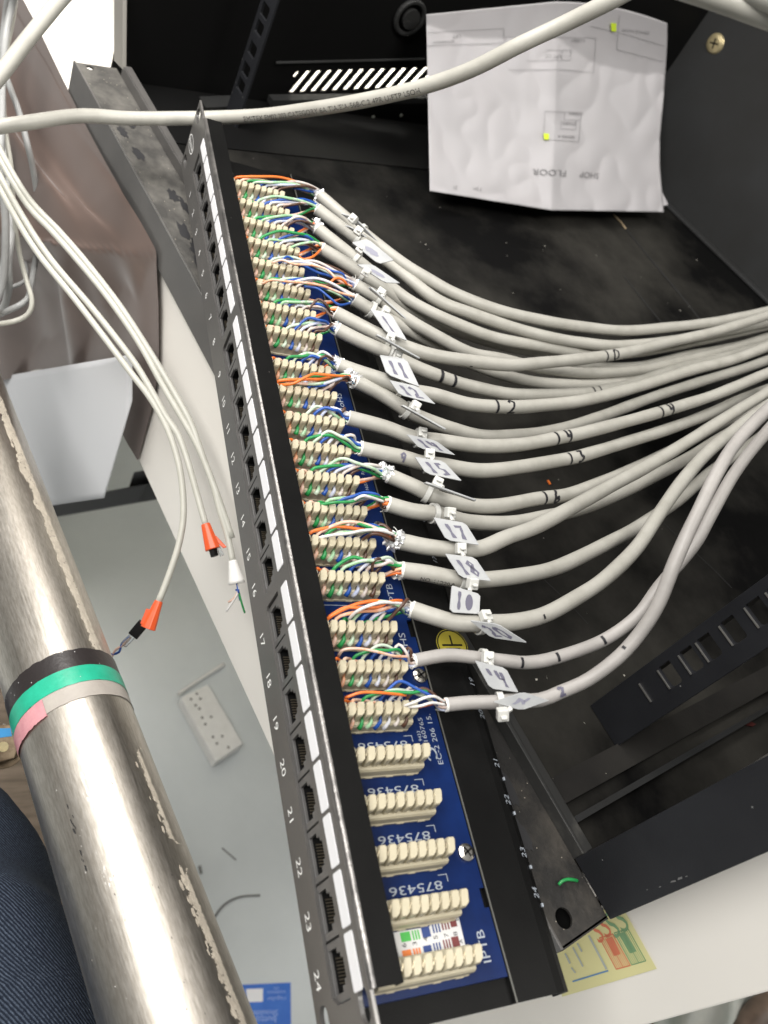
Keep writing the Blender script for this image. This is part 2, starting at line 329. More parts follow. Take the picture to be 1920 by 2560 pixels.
HAND = {'0': [[(.5, 1), (.12, .75), (.1, .3), (.45, 0), (.85, .25), (.88, .7), (.5, 1)]], '1': [[(.45, 1), (.55, 0)]],
        '2': [[(.1, .8), (.4, 1), (.75, .8), (.6, .45), (.15, .05), (.95, .1)]], '3': [[(.1, .95), (.7, .95), (.4, .6), (.85, .35), (.5, 0), (.1, .1)]],
        '4': [[(.15, 1), (.2, .5), (.85, .5)], [(.75, .95), (.65, 0)]], '5': [[(.85, 1), (.3, .95), (.25, .55), (.75, .5), (.8, .15), (.2, 0)]],
        '6': [[(.7, 1), (.25, .6), (.2, .2), (.5, 0), (.8, .2), (.7, .45), (.25, .35)]], '7': [[(.05, .9), (.8, .95), (.4, 0)]],
        '8': [[(.5, .55), (.2, .8), (.5, 1), (.8, .8), (.5, .55), (.15, .25), (.5, 0), (.85, .25), (.5, .55)]],
        '9': [[(.8, .6), (.4, .45), (.2, .8), (.55, 1), (.8, .8), (.7, 0)]], '-': [[(.1, .5), (.9, .5)]], "'": [[(.4, 1), (.5, .6)]]}

# ================================================================== SETTING
FLZ = -1000
mb = MB(); mb.quad((-6000, -6000, FLZ), (6000, -6000, FLZ), (6000, 6000, FLZ), (-6000, 6000, FLZ))
tag(mb.build('floor', 'grey_floor'), 'glossy pale grey floor below the counter', None, kind='structure')

# white counter the cabinet stands on, and the white boards beside it
t = thing('counter', 'white laminate counter slab under the black cabinet', 'counter', cw(200, 200, -230))
MB().cbox(-260, 608, -16, 640, -226, -86.5).build('counter_top', 'white_board', t, bevel=1.5)
t = thing('white_partition', 'white wall panel at the near end carrying the yellow sticker', 'panel', cw(632, 45, -500))
MB().cbox(609.5, 655, 30, 60, -1000, 700).build('board', 'white_board', t, bevel=1.0)
t = thing('white_wall', 'white wall standing behind the far end of the cabinet', 'wall', cw(-300, 250, -900))
MB().cbox(-700, -30, 34, 60, -985, 900).build('wall_face', 'white_board', t)
MB().cbox(-430, -420, 62, 900, -985, 500).build('wall_return', 'louvre_wall', t)

# energy sticker on the near white panel
def bp(px, py, off=0.0): return atv(px, py, 30-off)
t = thing('sticker', 'pale yellow sticker with red, green and blue boxes on the white panel', 'sticker', bp(1560, 2380))
MB().quad(bp(1380, 2262, .5), bp(1563, 2280, .5), bp(1642, 2422, .5), bp(1405, 2492, .5)).build('sticker_sheet', 'sticker_yellow', t)
def z8(x, y): return (1400+x/5.925, 2240+y/5.925)
def bq(mb, pts): mb.add([bp(*z8(*p), .8) for p in pts], [tuple(range(len(pts)))])
g = MB(); r = MB(); bl = MB(); gy = MB()
def bline(mb, a, b, wd):
    a = Vector(a); b = Vector(b); d = (b-a).normalized(); n = Vector((-d.y, d.x))*wd/2; bq(mb, [a+n, b+n, b-n, a-n])
for i in range(9):
    f = i/8; bline(g, (805+f*200, 545-f*62), (1065+f*205, 1020-f*60), 7 if i not in (0, 4, 8) else 14)
bline(g, (800, 548), (1008, 485), 14); bline(g, (1060, 1022), (1272, 960), 16)
for i in range(9):
    f = i/8; bline(r, (585+f*190, 620-f*60), (835+f*205, 1085-f*55), 7 if i not in (0, 4, 8) else 14)
bline(r, (580, 622), (782, 562), 14); bline(r, (833, 1086), (1045, 1028), 16)
bq(r, [(670, 640), (770, 600), (900, 860), (800, 890)]); bq(g, [(860, 560), (960, 530), (1130, 820), (1040, 850)])
bline(bl, (185, 1268), (715, 1105), 24); bline(gy, (425, 585), (690, 1085), 30)
bline(gy, (255, 700), (325, 825), 26); bline(gy, (190, 760), (340, 1045), 24); bline(gy, (75, 850), (150, 1000), 26); bline(gy, (165, 1060), (230, 1140), 22)
dv = -(bp(1700, 2300)-bp(1600, 2300)).normalized()
put_text(g, 'SS', 11, bp(*z8(845, 405), .8), bp(*z8(935, 330))-bp(*z8(745, 470)), bp(*z8(800, 300))-bp(*z8(900, 500)))
put_text(r, 'SS', 10, bp(*z8(610, 500), .8), bp(*z8(700, 440))-bp(*z8(540, 560)), bp(*z8(570, 400))-bp(*z8(670, 600)))
g.build('green_table', 'st_green', t); r.build('red_table', 'st_red', t); bl.build('blue_line', 'st_blue', t); gy.build('faded_writing', 'st_grey', t)

# ================================================================== CABINET
CABL = cw(300, 300, -86)
cab = thing('equipment_cabinet', 'open black metal equipment cabinet with a dusty floor and punched rails', 'cabinet', CABL)
FZ = -80
fl = MB().add([cw(20, 14, FZ), cw(588, 14, FZ), cw(588, 700, FZ), cw(-30, 700, FZ)], [(0, 1, 2, 3)])
fl.add([cw(20, 14, FZ-6), cw(588, 14, FZ-6), cw(588, 700, FZ-6), cw(-30, 700, FZ-6)], [(3, 2, 1, 0)])
fl.build('floor_panel', 'dust_floor', cab)
# seams and dust marks on the floor panel
def flo(px, py, h=.4): return atz(px, py, FZ+h)
sm = MB()
def fstrip(mb, pts, wpx, h=.4):
    for (a, b) in zip(pts[:-1], pts[1:]):
        a = Vector(a); b = Vector(b); d = (b-a).normalized(); n = Vector((-d.y, d.x))*wpx/2
        mb.quad(flo(*(a+n), h), flo(*(b+n), h), flo(*(b-n), h), flo(*(a-n), h))
fstrip(sm, [(1540, 540), (1620, 640), (1700, 735), (1790, 850)], 3)
fstrip(sm, [(1560, 690), (1640, 790), (1700, 860)], 2.2)
fstrip(sm, [(1640, 1290), (1780, 1420), (1830, 1470)], 1.6)
fstrip(sm, [(1330, 1420), (1425, 1510), (1470, 1560)], 1.3)
sm.build('floor_seam', 'stain', cab)
cr = MB()
rnd = random.Random(3)
for px, py, sz in [(1062, 613, 3), (1070, 625, 2), (1360, 617, 3), (1265, 608, 2), (1265, 640, 2), (1282, 732, 2), (1698, 778, 3), (1723, 767, 2), (1510, 1038, 2), (1366, 1696, 3.5), (1560, 1690, 2), (1467, 1535, 2), (1540, 1230, 2),
                  (1340, 1700, 2), (1460, 1810, 2.5), (1010, 392, 1.5), (1048, 380, 1.5), (895, 430, 1.5), (770, 372, 1.5), (815, 396, 1.5), (938, 350, 1.5), (700, 410, 1.3), (1100, 520, 2), (1490, 640, 2.5), (1740, 650, 2)]:
    c = flo(px, py, 0); s_ = sz*.45
    cr.add([c+Vector((rnd.uniform(-1, 1)*s_, rnd.uniform(-1, 1)*s_, rnd.uniform(.1, 1.0)*s_)) for _ in range(4)], [(0, 1, 2), (0, 2, 3), (0, 3, 1), (1, 3, 2)])
o = cr.build('crumbs', mat('crumb', (.5, .48, .42), .8)); tag(o, 'pale crumbs and grit scattered over the black cabinet floor', 'debris', kind='stuff')

# back wall (towards the right of the photo)
A = cw(70.6, 619.6, FZ); B = cw(203.9, 642.3, FZ); dB = (B-A).normalized()
p0 = A-dB*130; p1 = A+dB*560; up = Vector((0, 0, 1)); nb = Vector((-dB.y, dB.x, 0))
MB().box(p0, p1-p0, nb*3, up*340).build('back_panel', 'powder', cab)
ed = MB(); ed.box(p0-nb*2+Vector((0, 0, 1)), p1-p0, -nb*9, up*3); ed.build('back_sill', 'powder', cab, bevel=.6)
def onback(px, py, off=0):
    d = ray(px, py); n = nb; s_ = ((p0-CC).dot(n)-off)/d.dot(n); return CC+d*s_
c = onback(1788, 109); sc_o = MB().disc(c, -nb, 9.6, 1.6, 24, 8.2).disc(c-nb*1.6, -nb, 8.2, .9, 24, 5.5)
so = sc_o.build('wall_screw', 'brass', cab, smooth=False, bevel=.2)
rt = nb.cross(up); x = MB()
for a in (.35, .35+math.pi/2):
    d = rt*math.cos(a)+up*math.sin(a); e = rt*-math.sin(a)+up*math.cos(a); x.box(c-nb*2.45-d*4.6-e*.8, d*9.2, e*1.6, -nb*.25)
x.build('cross_slot', M['dark'], so)
# far side wall, with louvre slots, ledge and knob
def onfar(px, py, u=-20): return atu(px, py, u)
outer = [cw(-20, 16, -122), cw(-20, 640, -122), cw(-20, 640, 330), cw(-20, 16, 330)]
holes = []
zz = lambda a, b: (560+a/2.592, b/2.592)
for i in range(15):
    xt = 560+(478+i*69.7)/2.592-i*.13*i*.08; xb = xt-34*1.0; yt = 178-i*.75; yb = 233-i*1.35
    if i == 0: pts = [(xt-3, yt+1), (xt+5, yt+1), (xt-5, yt+16), (xt-13, yt+14)]
    else: pts = [(xt-5, yt), (xt+7, yt-.5), (xb-2.5, yb), (xb-16, yb+.5)]
    holes.append([onfar(*q) for q in pts])
MB().prism(outer, UX*-1.5, holes).build('far_side_panel', M['dark'], cab)
# punched ledge below the louvres
lg = MB(); lg.cbox(-18.5, 52, 26, 400, -80-.5, -79); lg.build('far_floor_ledge', M['dark'], cab)
kn = MB(); c = onfar(1025, 45, -18)
fr_ = []
for k in range(25):
    a = 2*math.pi*k/24; fr_.append(c+VX*math.cos(a)*13+up*math.sin(a)*13)
kn.tube(fr_, 2.2, 8, cap=False); kn.disc(c, UX, 8, 3, 20); kn.build('cable_gland', 'powder', cab, smooth=False)
hb = MB(); a = onfar(690, 157, -18); b = onfar(1062, 148, -18); hb.tube([a, b], 1.1, 8); hb.build('stiffener_bar', 'powder', cab)
lo = MB()
a = onfar(672, 236, -12); b = onfar(1062, 232, -12); lo.box(a, b-a, UX*8, up*-5); a = onfar(360, 246, -12); b = onfar(585, 238, -12); lo.box(a, b-a, UX*14, up*-9)
lo.build('lower_flange', 'powder', cab)
dt = MB()
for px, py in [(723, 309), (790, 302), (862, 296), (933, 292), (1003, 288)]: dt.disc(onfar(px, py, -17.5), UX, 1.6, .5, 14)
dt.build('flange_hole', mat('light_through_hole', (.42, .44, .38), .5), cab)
# near side wall, floor flange
MB().cbox(600, 602, 12, 640, -84, 420).build('near_side_panel', M['dark'], cab)
fs = MB(); fs.box(cw(546, 14, -79.4), UX*13, VX*480, up*2.2); fs.build('near_floor_flange', mat('dusty_flange', (.018, .017, .016), .7, spec=.2, col2=(.032, .03, .027), nscale=14, bump=.2, bscale=400, specks=[(160, .05, (.3, .28, .24))]), cab)
fs = MB(); fs.box(cw(566, 14, -79.4), UX*3, VX*480, up*5); fs.build('near_floor_rib', 'powder', cab)
# mounting rails with cage-nut holes
def punched_rail(u0, u1, v, ztop, zbot, holes, side, m):
    hl = []
    for a, b, z, h in holes:
        hl.append([cw(a+.6, v, z), cw(b-1.2, v, z), cw(b, v, z+1.4), cw(b, v, z+h-1), cw(b-1, v, z+h), cw(a, v, z+h), cw(a, v, z+.6)])
    pm = MB(); pm.prism([cw(u0, v, zbot), cw(u1, v, zbot), cw(u1, v, ztop), cw(u0, v, ztop)], VX*2, hl)
    return pm
zs = [-27.9+d for d in (0, 15.6, 28.3)]; zs = [-42.4, -27.9, -12.4, 0, 15.9, 32.1, 45, 61, 77, 89.7]
hh = [(528.2-.8, 538.6, z+1.0, 8.2) for z in zs[1:]]
pr = punched_rail(522.5, 547, 90, 150, -79.4, hh, 1, 'post').build('mounting_rail', 'post', cab, bevel=.25)
MB().box(cw(522.5, 92.1, -79.4), UX*2, VX*36, up*230).build('rail_side_web', M['dark'], pr)
gl = MB()
for z in zs: gl.box(cw(528.0, 89.2, z-.05), UX*10.4, VX*.75, up*.65)
gl.build('hole_edge_highlight', 'bare', pr)  # inner edge highlight of each hole, painted as a bright strip
hf = [(a, a+10.5, z, 9) for a in (8.0,) for z in (-56, -43.5, -28, -12, .5, 16.5, 32.5, 45, 61, 77)]
pf = punched_rail(4, 24, 100, 150, -79.4, hf, 1, 'post').build('mounting_rail', 'post', cab, bevel=.25)
# corner posts
MB().prism([cw(581, 10, -59), cw(608, 10, -59), cw(608, 10, 420), cw(581, 10, 420)], VX*2).build('corner_post', 'post', cab, bevel=.5)
w1 = MB(); 
def onpost(px, py): return atv(px, py, 9.6)
for px, py, sx, sy in [(1683, 2205, 7, 5), (1700, 2198, 6, 7), (1650, 2218, 3, 3), (1716, 2192, 3, 3), (1618, 2225, 2, 2)]:
    w1.quad(onpost(px-sx, py+sy*.4), onpost(px+sx, py-sy*.2), onpost(px+sx*.8, py-sy), onpost(px-sx*.8, py-sy*.5))
w1.build('scuff_mark', mat('grey_scuff', (.14, .14, .14), .6), cab)
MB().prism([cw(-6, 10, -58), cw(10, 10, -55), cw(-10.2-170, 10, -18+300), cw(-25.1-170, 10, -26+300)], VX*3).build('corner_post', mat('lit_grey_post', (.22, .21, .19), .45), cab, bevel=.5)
# front bottom rail: dusty channel with holes, raised inner lip, outer skirt
def circ(u, v, z, r, n=18): return [cw(u+math.cos(2*math.pi*k/n)*r, v+math.sin(2*math.pi*k/n)*r, z) for k in range(n)]
fr = MB(); fr.prism([cw(0, -18.6, -60), cw(330, -18.6, -60), cw(330, 10.5, -60), cw(0, 10.5, -60)], up*-1.5, [circ(4.5, -10, -60, 2.4)])
fro = fr.build('front_rail', 'rail_dust', cab, bevel=.2)
MB().prism([cw(330.02, -18.6, -60), cw(607, -18.6, -60), cw(607, 10.5, -60), cw(330.02, 10.5, -60)], up*-1.5, [circ(597.8, -10.1, -60, 4.2)]).build('near_rail_plate', 'rail_dark', fro, bevel=.2)
lip = MB(); lip.box(cw(8, 10.5, -61.5), UX*322, VX*1.4, up*8.5); lip.box(cw(8, 11.9, -54.4), UX*322, VX*5, up*1.4); lip.build('inner_lip', 'rail_skin', fro, bevel=.4)
lip = MB(); lip.box(cw(330, 10.5, -61.5), UX*251, VX*1.4, up*8.5); lip.box(cw(330, 11.9, -54.4), UX*251, VX*5, up*1.4); lip.build('inner_lip', 'rail_lip_dark', fro, bevel=.4)
sk = MB(); sk.box(cw(0, -20.1, -86), UX*607, VX*1.45, up*27.2); sk.build('outer_skirt', 'rail_skin', fro, bevel=.35)
eg = MB(); eg.box(cw(60, -20.3, -59.0), UX*190, VX*.9, up*.5); eg.build('skirt_highlight', 'bare', fro)  # highlight along the skirt edge, painted as a bright strip
endp = MB(); endp.box(cw(606.0, -18.6, -84), UX*1.4, VX*29, up*24); endp.build('end_plate', 'rail_dark', fro)
# dark damp patches in the dust
st = MB(); rnd = random.Random(5)
for cu, cv, ru, rv in [(62, -4, 9, 4), (75, -12, 7, 3), (97, -10, 8, 3.5), (138, -2, 7, 4), (147, 2, 8, 2.5), (172, -8, 9, 4), (190, -6, 12, 5), (205, -9, 10, 5), (540, -3, 12, 4), (562, -8, 9, 3)]:
    n = 18; pts = []
    for k in range(n):
        a = 2*math.pi*k/n; q = rnd.uniform(.6, 1.15); pts.append(cw(cu+math.cos(a)*ru*q, max(-18, min(9.5, cv+math.sin(a)*rv*q)), -59.75))
    st.add(pts, [tuple(range(n))])
st.build('dark_patch', mat('wiped_dust', (.025, .025, .027), .55), fro)
MB().cbox(2, 605, -17, 9, -72, -70).build('dark_hole_backing', M['dark'], fro)  # added dark plate that makes the rail hole show black
hrr = MB(); hrr.disc(cw(597.8, -10.1, -61.6), up, 5.4, .1, 20); 
# small scraps
gw = MB(); pts = spline([atz(1397, 2212, -58.5), atz(1404, 2204, -57.5), atz(1416, 2199, -57), atz(1430, 2199, -57), atz(1443, 2202, -58.3)], .6)
gw.tube(pts, .75, 8); o = gw.build('wire_offcut', 'w_g', None, smooth=True); tag(o, 'short curved bright green wire offcut lying on the near end of the dusty rail', 'wire offcut')
ob = MB(); c = flo(1367, 1202, .6); ob.box(c, (3.2, .6, 0), (-.2, 1.3, 0), (0, 0, .8)); o = ob.build('wire_offcut', 'w_o'); tag(o, 'tiny orange wire offcut lying on the black cabinet floor between the cables', 'wire offcut')
rb = MB(); c = flo(1870, 1810, .5)
pts = [flo(1853, 1806, .5), flo(1870, 1802, .5), flo(1888, 1812, .5), flo(1880, 1817, .5), flo(1862, 1814, .5)]
rb.add(pts+[p+up*.8 for p in pts], [(0, 1, 2, 3, 4), (5, 6, 7, 8, 9)]+[(i, (i+1) % 5, 5+(i+1) % 5, 5+i) for i in range(5)])
o = rb.build('plastic_scrap', mat('dull_red_scrap', (.12, .025, .02), .6)); tag(o, 'small dull red scrap on the dark cabinet side at the right edge', 'scrap')
sp = MB(); a = flo(1533, 536, .5); b = flo(1565, 572, .5); sp.tube([a, (a+b)/2+Vector((1, 1, .4)), b], .8, 6)
o = sp.build('wood_splinter', mat('pale_wood', (.42, .32, .2), .7)); tag(o, 'thin pale splinter of wood under the lower edge of the paper', 'splinter')

# ================================================================== PATCH PANEL
PP = thing('patch_bay', 'black rack patch panel with numbered ports and a blue board of cream terminal blocks', 'patch panel', Vector((241, 0, -44)))
LP = 17.861; G8 = 5.709; X0 = 31.591
def xg(k): return X0+k*LP+(k//8)*G8          # left edge of cell k
def slot(cx, cz, a=3.4, b=5.2):
    n = 10; r = a; pts = []
    for k in range(n+1): th = -math.pi/2+math.pi*k/n; pts.append((cx+(b-r)+math.cos(th)*r, cz+math.sin(th)*r))
    for k in range(n+1): th = math.pi/2+math.pi*k/n; pts.append((cx-(b-r)+math.cos(th)*r, cz+math.sin(th)*r))
    return [(x, 0, z) for x, z in pts]
hl = [slot(7.5, -6.6), slot(7.5, -37.6), slot(475.1, -6.6), slot(475.1, -37.6)]
for g_ in range(3):
    a = xg(g_*8)-.2; b = xg(g_*8+7)+LP+.4
    hl.append([(a+1.2, 0, -28.8), (b-2.6, 0, -28.8), (b, 0, -25.5), (b, 0, -15.2), (a, 0, -15.2), (a, 0, -27.6)])
fp = MB().prism([(.8, 0, -44.45), (481.8, 0, -44.45), (482.6, 0, -43.6), (482.6, 0, -1.6), (482.6-.5, 0, -1.2), (.4, 0, -1.2), (0, 0, -1.6), (0, 0, -43.6)], (0, 1.5, 0), hl)
fp.build('face_plate', 'face_paint', PP)
# rounded top bend, flange, bend highlight painted as a pale strip
be = MB(); R_ = 2.2
prof = []
for k in range(7):
    a = math.pi/2*k/6; prof.append((R_-R_*math.cos(a), -R_+R_*math.sin(a)))
prof = [(0, -2.2)]+prof[1:]+[(11.0, 0), (11.2, -.4), (11.2, -4.5), (10.2, -4.5), (10.2, -1.3), (2.2, -1.3), (1.5, -2.2)]
x0, x1 = 19.5, 472
vs = [(x0, y, z) for y, z in prof]+[(x1, y, z) for y, z in prof]; n = len(prof)
be.add(vs, [(i, (i+1) % n, n+(i+1) % n, n+i) for i in range(n)]); 
tri = tessellate_polygon([[Vector(v) for v in vs[:n]]]); be.add(vs, [tuple(t_) for t_ in tri]+[tuple(i+n for i in reversed(t_)) for t_ in tri])
be.build('top_flange', 'black_paint', PP, smooth=False, bevel=.3)
sh = MB()
pr2 = []
for k in range(7):
    a = math.radians(8+74*k/6); pr2.append((R_-(R_+.06)*math.cos(a), -R_+(R_+.06)*math.sin(a)))
sh.add([(x0+.1, y, z) for y, z in pr2]+[(x1-.1, y, z) for y, z in pr2], [(i, i+1, 7+i+1, 7+i) for i in range(6)])
sh.build('bend_highlight', mat('black_bend_highlight', (.22, .21, .20), .30, metal=.7, col2=(.05, .05, .05), nscale=55, ndetail=8, lo=.40, hi=.70, bump=.3, bscale=700), PP, smooth=True)
e1 = MB().wbox(.3, x0, 0, .95, -1.25, -.7); e1.wbox(x1, 482.3, 0, .95, -1.25, -.7); e1.build('ear_edge', mat('lit_edge', (.3, .29, .28), .3, metal=.6), PP)
# jacks
pin = mat('jack_contacts', (.06, .05, .035), .4)
for k in range(24):
    a = xg(k)+.35; cx = a+LP/2-.35
    f = MB(); hole = [(-6.3, -27.4), (6.3, -27.4), (6.3, -21.2), (4.6, -21.2), (4.6, -18.9), (3.0, -18.9), (3.0, -17.0), (-3.0, -17.0), (-3.0, -18.9), (-4.6, -18.9), (-4.6, -21.2), (-6.3, -21.2)]
    rim = [(a, .9, -28.6), (a+LP-.7, .9, -28.6), (a+LP-.7, .9, -15.9), (a, .9, -15.9)]
    f.prism(rim, (0, 1.2, 0), [[(cx+x_, .9, z_) for x_, z_ in hole]])
    po = f.build('port', 'jack', PP, bevel=.15)
    cv = MB(); n = len(hole); cv.add([(cx+x_*1.02, 2.15, z_) for x_, z_ in hole]+[(cx+x_*1.02, 15, z_) for x_, z_ in hole], [(i, (i+1) % n, n+(i+1) % n, n+i) for i in range(n)]+[tuple(n+i for i in range(n))])
    cv.build('cavity', M['dark'], po)
    pn = MB()
    for j in range(8): pn.wbox(cx-4.1+j*1.02, cx-3.75+j*1.02, 2.6, 9, -26.8, -26.4)
    pn.build('contacts', pin, po)
    fr2 = MB().wbox(a-.35, a-.05, .85, 1.3, -28.6, -15.9); fr2.build('module_gap', M['dark'], po)
    lb = MB(); l0 = xg(k)+.9; l1 = xg(k)+LP-.6
    lb.prism([(l0+.5, -.03, -11.2), (l1-.5, -.03, -11.2), (l1, -.03, -10.7), (l1, -.03, -5.6), (l1-.5, -.03, -5.1), (l0+.5, -.03, -5.1), (l0, -.03, -5.6), (l0, -.03, -10.7)], (0, -.25, 0))
    lb.build('label_window', 'label', PP)
    nm = MB(); put_text(nm, str(k+1), 4.1, (xg(k)+LP/2, -.12, -38.0), (1, 0, 0), (0, 0, 1), sx=1.12); nm.build('port_number', 'ink_white', PP)
for g_ in range(3):
    a = xg(g_*8)-.2; b = xg(g_*8+7)+LP+.4
    MB().wbox(a+.2, b-.2, .55, .88, -15.85, -15.25).build('groove_strip', M['dark'], PP)
lg_ = MB(); n = 40
for k in range(n):
    a0 = 2*math.pi*k/n; a1 = 2*math.pi*(k+1)/n
    q = lambda a, m_: Vector((10.2+math.cos(a)*8.4*m_, -.12, -23.8+math.sin(a)*4.4*m_))
    lg_.quad(q(a0, 1), q(a1, 1), q(a1, .90), q(a0, .90))
put_text(lg_, 'Asenw', 4.2, (10.2, -.12, -23.8), (1, 0, 0), (0, 0, 1), sx=.85, shear=.2)
lg_.build('oval_badge', 'ink_white', PP)

# circuit board (edge notches), tray
PZ = -20.0
bd = [(8, 4, PZ), (474.5, 4, PZ), (474.5, 60.2, PZ), (466, 60.2, PZ), (452.5, 60.2, PZ), (452.5, 58.3, PZ), (446, 58.3, PZ), (446, 60.2, PZ), (346, 60.2, PZ), (346, 58, PZ), (338, 58, PZ), (338, 60.2, PZ), (190, 60.2, PZ), (190, 58.4, PZ), (184, 58.4, PZ), (184, 60.2, PZ), (50, 60.2, PZ), (50, 4, PZ)]
bd = bd[1:]; MB().prism(bd, (0, 0, -1.6)).build('circuit_board', 'pcb', PP, bevel=.1)
tr = MB(); prof = [(4, -22.0), (60.6, -22.0), (61.4, -20.0), (78, -20.0), (81.5, -20.6), (84.6, -22.8), (86.0, -26.5), (86.0, -33), (84.8, -33), (84.8, -27), (83.6, -24), (81, -22), (78, -21.4), (62, -21.4), (61, -23.4), (4, -23.4)]
n = len(prof); vs = [(20, y, z) for y, z in prof]+[(482.6, y, z) for y, z in prof]
tr.add(vs, [(i, (i+1) % n, n+(i+1) % n, n+i) for i in range(n)]); tri = tessellate_polygon([[Vector(v) for v in vs[:n]]]); tr.add(vs, [tuple(t_) for t_ in tri]+[tuple(i+n for i in reversed(t_)) for t_ in tri])
tr.build('rear_tray', 'black_paint', PP)
MB().wbox(20, 482.6, 60.7, 61.25, -20.2, -19.8).build('tray_edge', mat('paler_edge', (.11, .11, .10), .45, metal=.3), PP)  # edge strip paler than the tray
MB().wbox(20, 470, 2, 9, -44.4, -43.4).wbox(20, 470, 9, 10, -44.4, -23).build('lower_flange', 'black_paint', PP)
XB = lambda k: 61.0+17.03*k+5.9*(k//8)
tn = MB()
for k, px, py in [(16, 1058, 1300), (17, 1093, 1402), (18, 1153, 1600), (19, 1191, 1707), (20, 1213, 1787), (21, 1252, 1907), (22, 1279, 1999), (23, 1320, 2130), (24, 1348, 2231)]:
    q = atz(px, py, -21.4); put_text(tn, str(k), 2.9, (q.x, 81.9, -20.58), (-1, 0, 0), Vector((0, -1, .42)), sx=1.0, shear=.15)
for px, py in [(1280, 1950), (1306, 2035), (1345, 2168), (1375, 2262)]:
    q = atz(px, py, -24); tn.wbox(q.x-.6, q.x+.6, 83.6, 84.2, -22.2, -21.4)
tn.build('tray_number', 'ink_grey', PP)
gs = thing('ground_sticker', 'round yellow earth symbol sticker on the black tray beside the number 18', 'sticker', atz(1193, 1610, -19.5))
c = atz(1193, 1612, -19.6); MB().disc((c.x, min(c.y, 77), -19.95), up, 7.6, .12, 30).build('sticker_disc', 'ground_yellow', gs)
k_ = MB(); c2 = Vector((c.x, min(c.y, 77), -19.78))
def gb(a, b, c_, d_): k_.wbox(c2.x+a, c2.x+b, c2.y+c_, c2.y+d_, -19.80, -19.76)
gb(-.4, .5, -5, 5); gb(1.4, 2.2, -3.6, 3.6); gb(3, 3.8, -2.2, 2.2); gb(-4.6, -.4, -.4, .4)
for j in range(30):
    a0 = 2*math.pi*j/30; a1 = 2*math.pi*(j+1)/30; q = lambda a, r_: c2+Vector((math.cos(a)*r_, math.sin(a)*r_, 0)); k_.quad(q(a0, 7.3), q(a1, 7.3), q(a1, 6.7), q(a0, 6.7))
k_.build('earth_symbol', M['dark'], gs)

# board printing
pt = MB(); PT = PZ+.06
for k in range(24):
    xb = XB(k)
    if k >= 16:
        put_text(pt, '875436', 2.9, (xb-4.6, 33.4, PT), (0, -1, 0), (1, 0, 0), sx=1.72)
    x_ = xb+9.2
    if k < 23: pt.wbox(x_, x_+.28, 43, 46.3, PT-.02, PT+.02); pt.wbox(x_, x_+2.6, 46.3, 46.6, PT-.02, PT+.02)
for xx, s_ in [(464.3, 'IPTB'), (325.5, 'IPTB'), (189.5, 'IPTB'), (350.5, 'RoHS'), (214.5, 'RoHS')]: put_text(pt, s_, 3.1, (xx, 54.0, PT), (-1, 0, 0), (0, -1, 0), sx=1.25)
put_text(pt, 'EC-2 206 15.', 2.2, (390.5, 56.3, PT), (-1, 0, 0), (0, -1, 0), sx=1.25)
put_text(pt, 'E160765', 1.9, (387.6, 52.2, PT), (-1, 0, 0), (0, -1, 0), sx=1.3)
put_text(pt, 'E160765  RoHS', 1.7, (262.5, 55.8, PT), (-1, 0, 0), (0, -1, 0), sx=1.1)
put_text(pt, '9433', 1.5, (389, 50.0, PT), (-1, 0, 0), (0, -1, 0))
for j in range(26):                                   # the round maker mark: open ring with a small c inside
    a0 = .8+5.0*j/26; a1 = .8+5.0*(j+1)/26; q = lambda a, r_: Vector((396.6+math.cos(a)*r_, 53.2+math.sin(a)*r_*.85, PT)); pt.quad(q(a0, 2.9), q(a1, 2.9), q(a1, 2.1), q(a0, 2.1))
    a0 = 2.3+3.9*j/26; a1 = 2.3+3.9*(j+1)/26; q = lambda a, r_: Vector((395.8+math.cos(a)*r_, 52.6+math.sin(a)*r_, PT)); pt.quad(q(a0, 1.5), q(a1, 1.5), q(a1, .9), q(a0, .9))
pt.wbox(331.5, 331.75, 14, 46, PT-.02, PT+.02)
pt.build('board_print', 'ink_grey', PP)
# colour code label between the last two blocks
wl = MB().prism([(455.3, 12, PZ+.05), (455.3, 35.3, PZ+.05), (453.2, 35.3, PZ+.05), (453.2, 47.0, PZ+.05), (463.5, 46.8, PZ+.05), (464.4, 12, PZ+.05)], (0, 0, .12)).build('wiring_label', mat('white_label_film', (.62, .62, .62), .45), PP)
wc = {'gn': MB(), 'or': MB(), 'nv': MB(), 'br': MB(), 'tx': MB()}; Z9 = PZ+.2
def wl_q(k_, x0_, x1_, y0_, y1_): wc[k_].wbox(x0_, x1_, y0_, y1_, Z9, Z9+.03)
wl_q('gn', 455.7, 458.6, 23.5, 27.2)
for i in range(3): wl_q('gn', 455.7, 458.6, 27.9+i*1.05, 28.5+i*1.05)
wl_q('or', 461.0, 463.6, 22.8, 26.2)
for i in range(3): wl_q('or', 461.0, 463.6, 26.9+i*1.05, 27.6+i*1.05)
wl_q('nv', 455.0, 458.4, 31.6, 34.8); wl_q('nv', 460.8, 463.6, 30.8, 33.9)
for i in range(3):
    wl_q('nv', 454.3, 457.6, 35.9+i*1.15, 36.5+i*1.15); wl_q('nv', 460.5, 463.6, 34.7+i*1.1, 35.3+i*1.1)
    wl_q('br', 454.0, 457.2, 39.6+i*1.15, 40.2+i*1.15); wl_q('br', 460.1, 463.4, 38.6+i*1.1, 39.2+i*1.1)
wl_q('br', 453.6, 456.8, 43.1, 45.6); wl_q('br', 459.7, 463.2, 42, 44.9)
for s_, y_ in [('6', 24.2), ('3', 28.2), ('4', 32.6), ('5', 36.4), ('7', 40.6), ('8', 44.2)]: put_text(wc['tx'], s_, 1.6, (459.6 if y_ < 30 else 458.9, y_, Z9+.03), (-1, 0, 0), (0, -1, 0), sx=1.3)
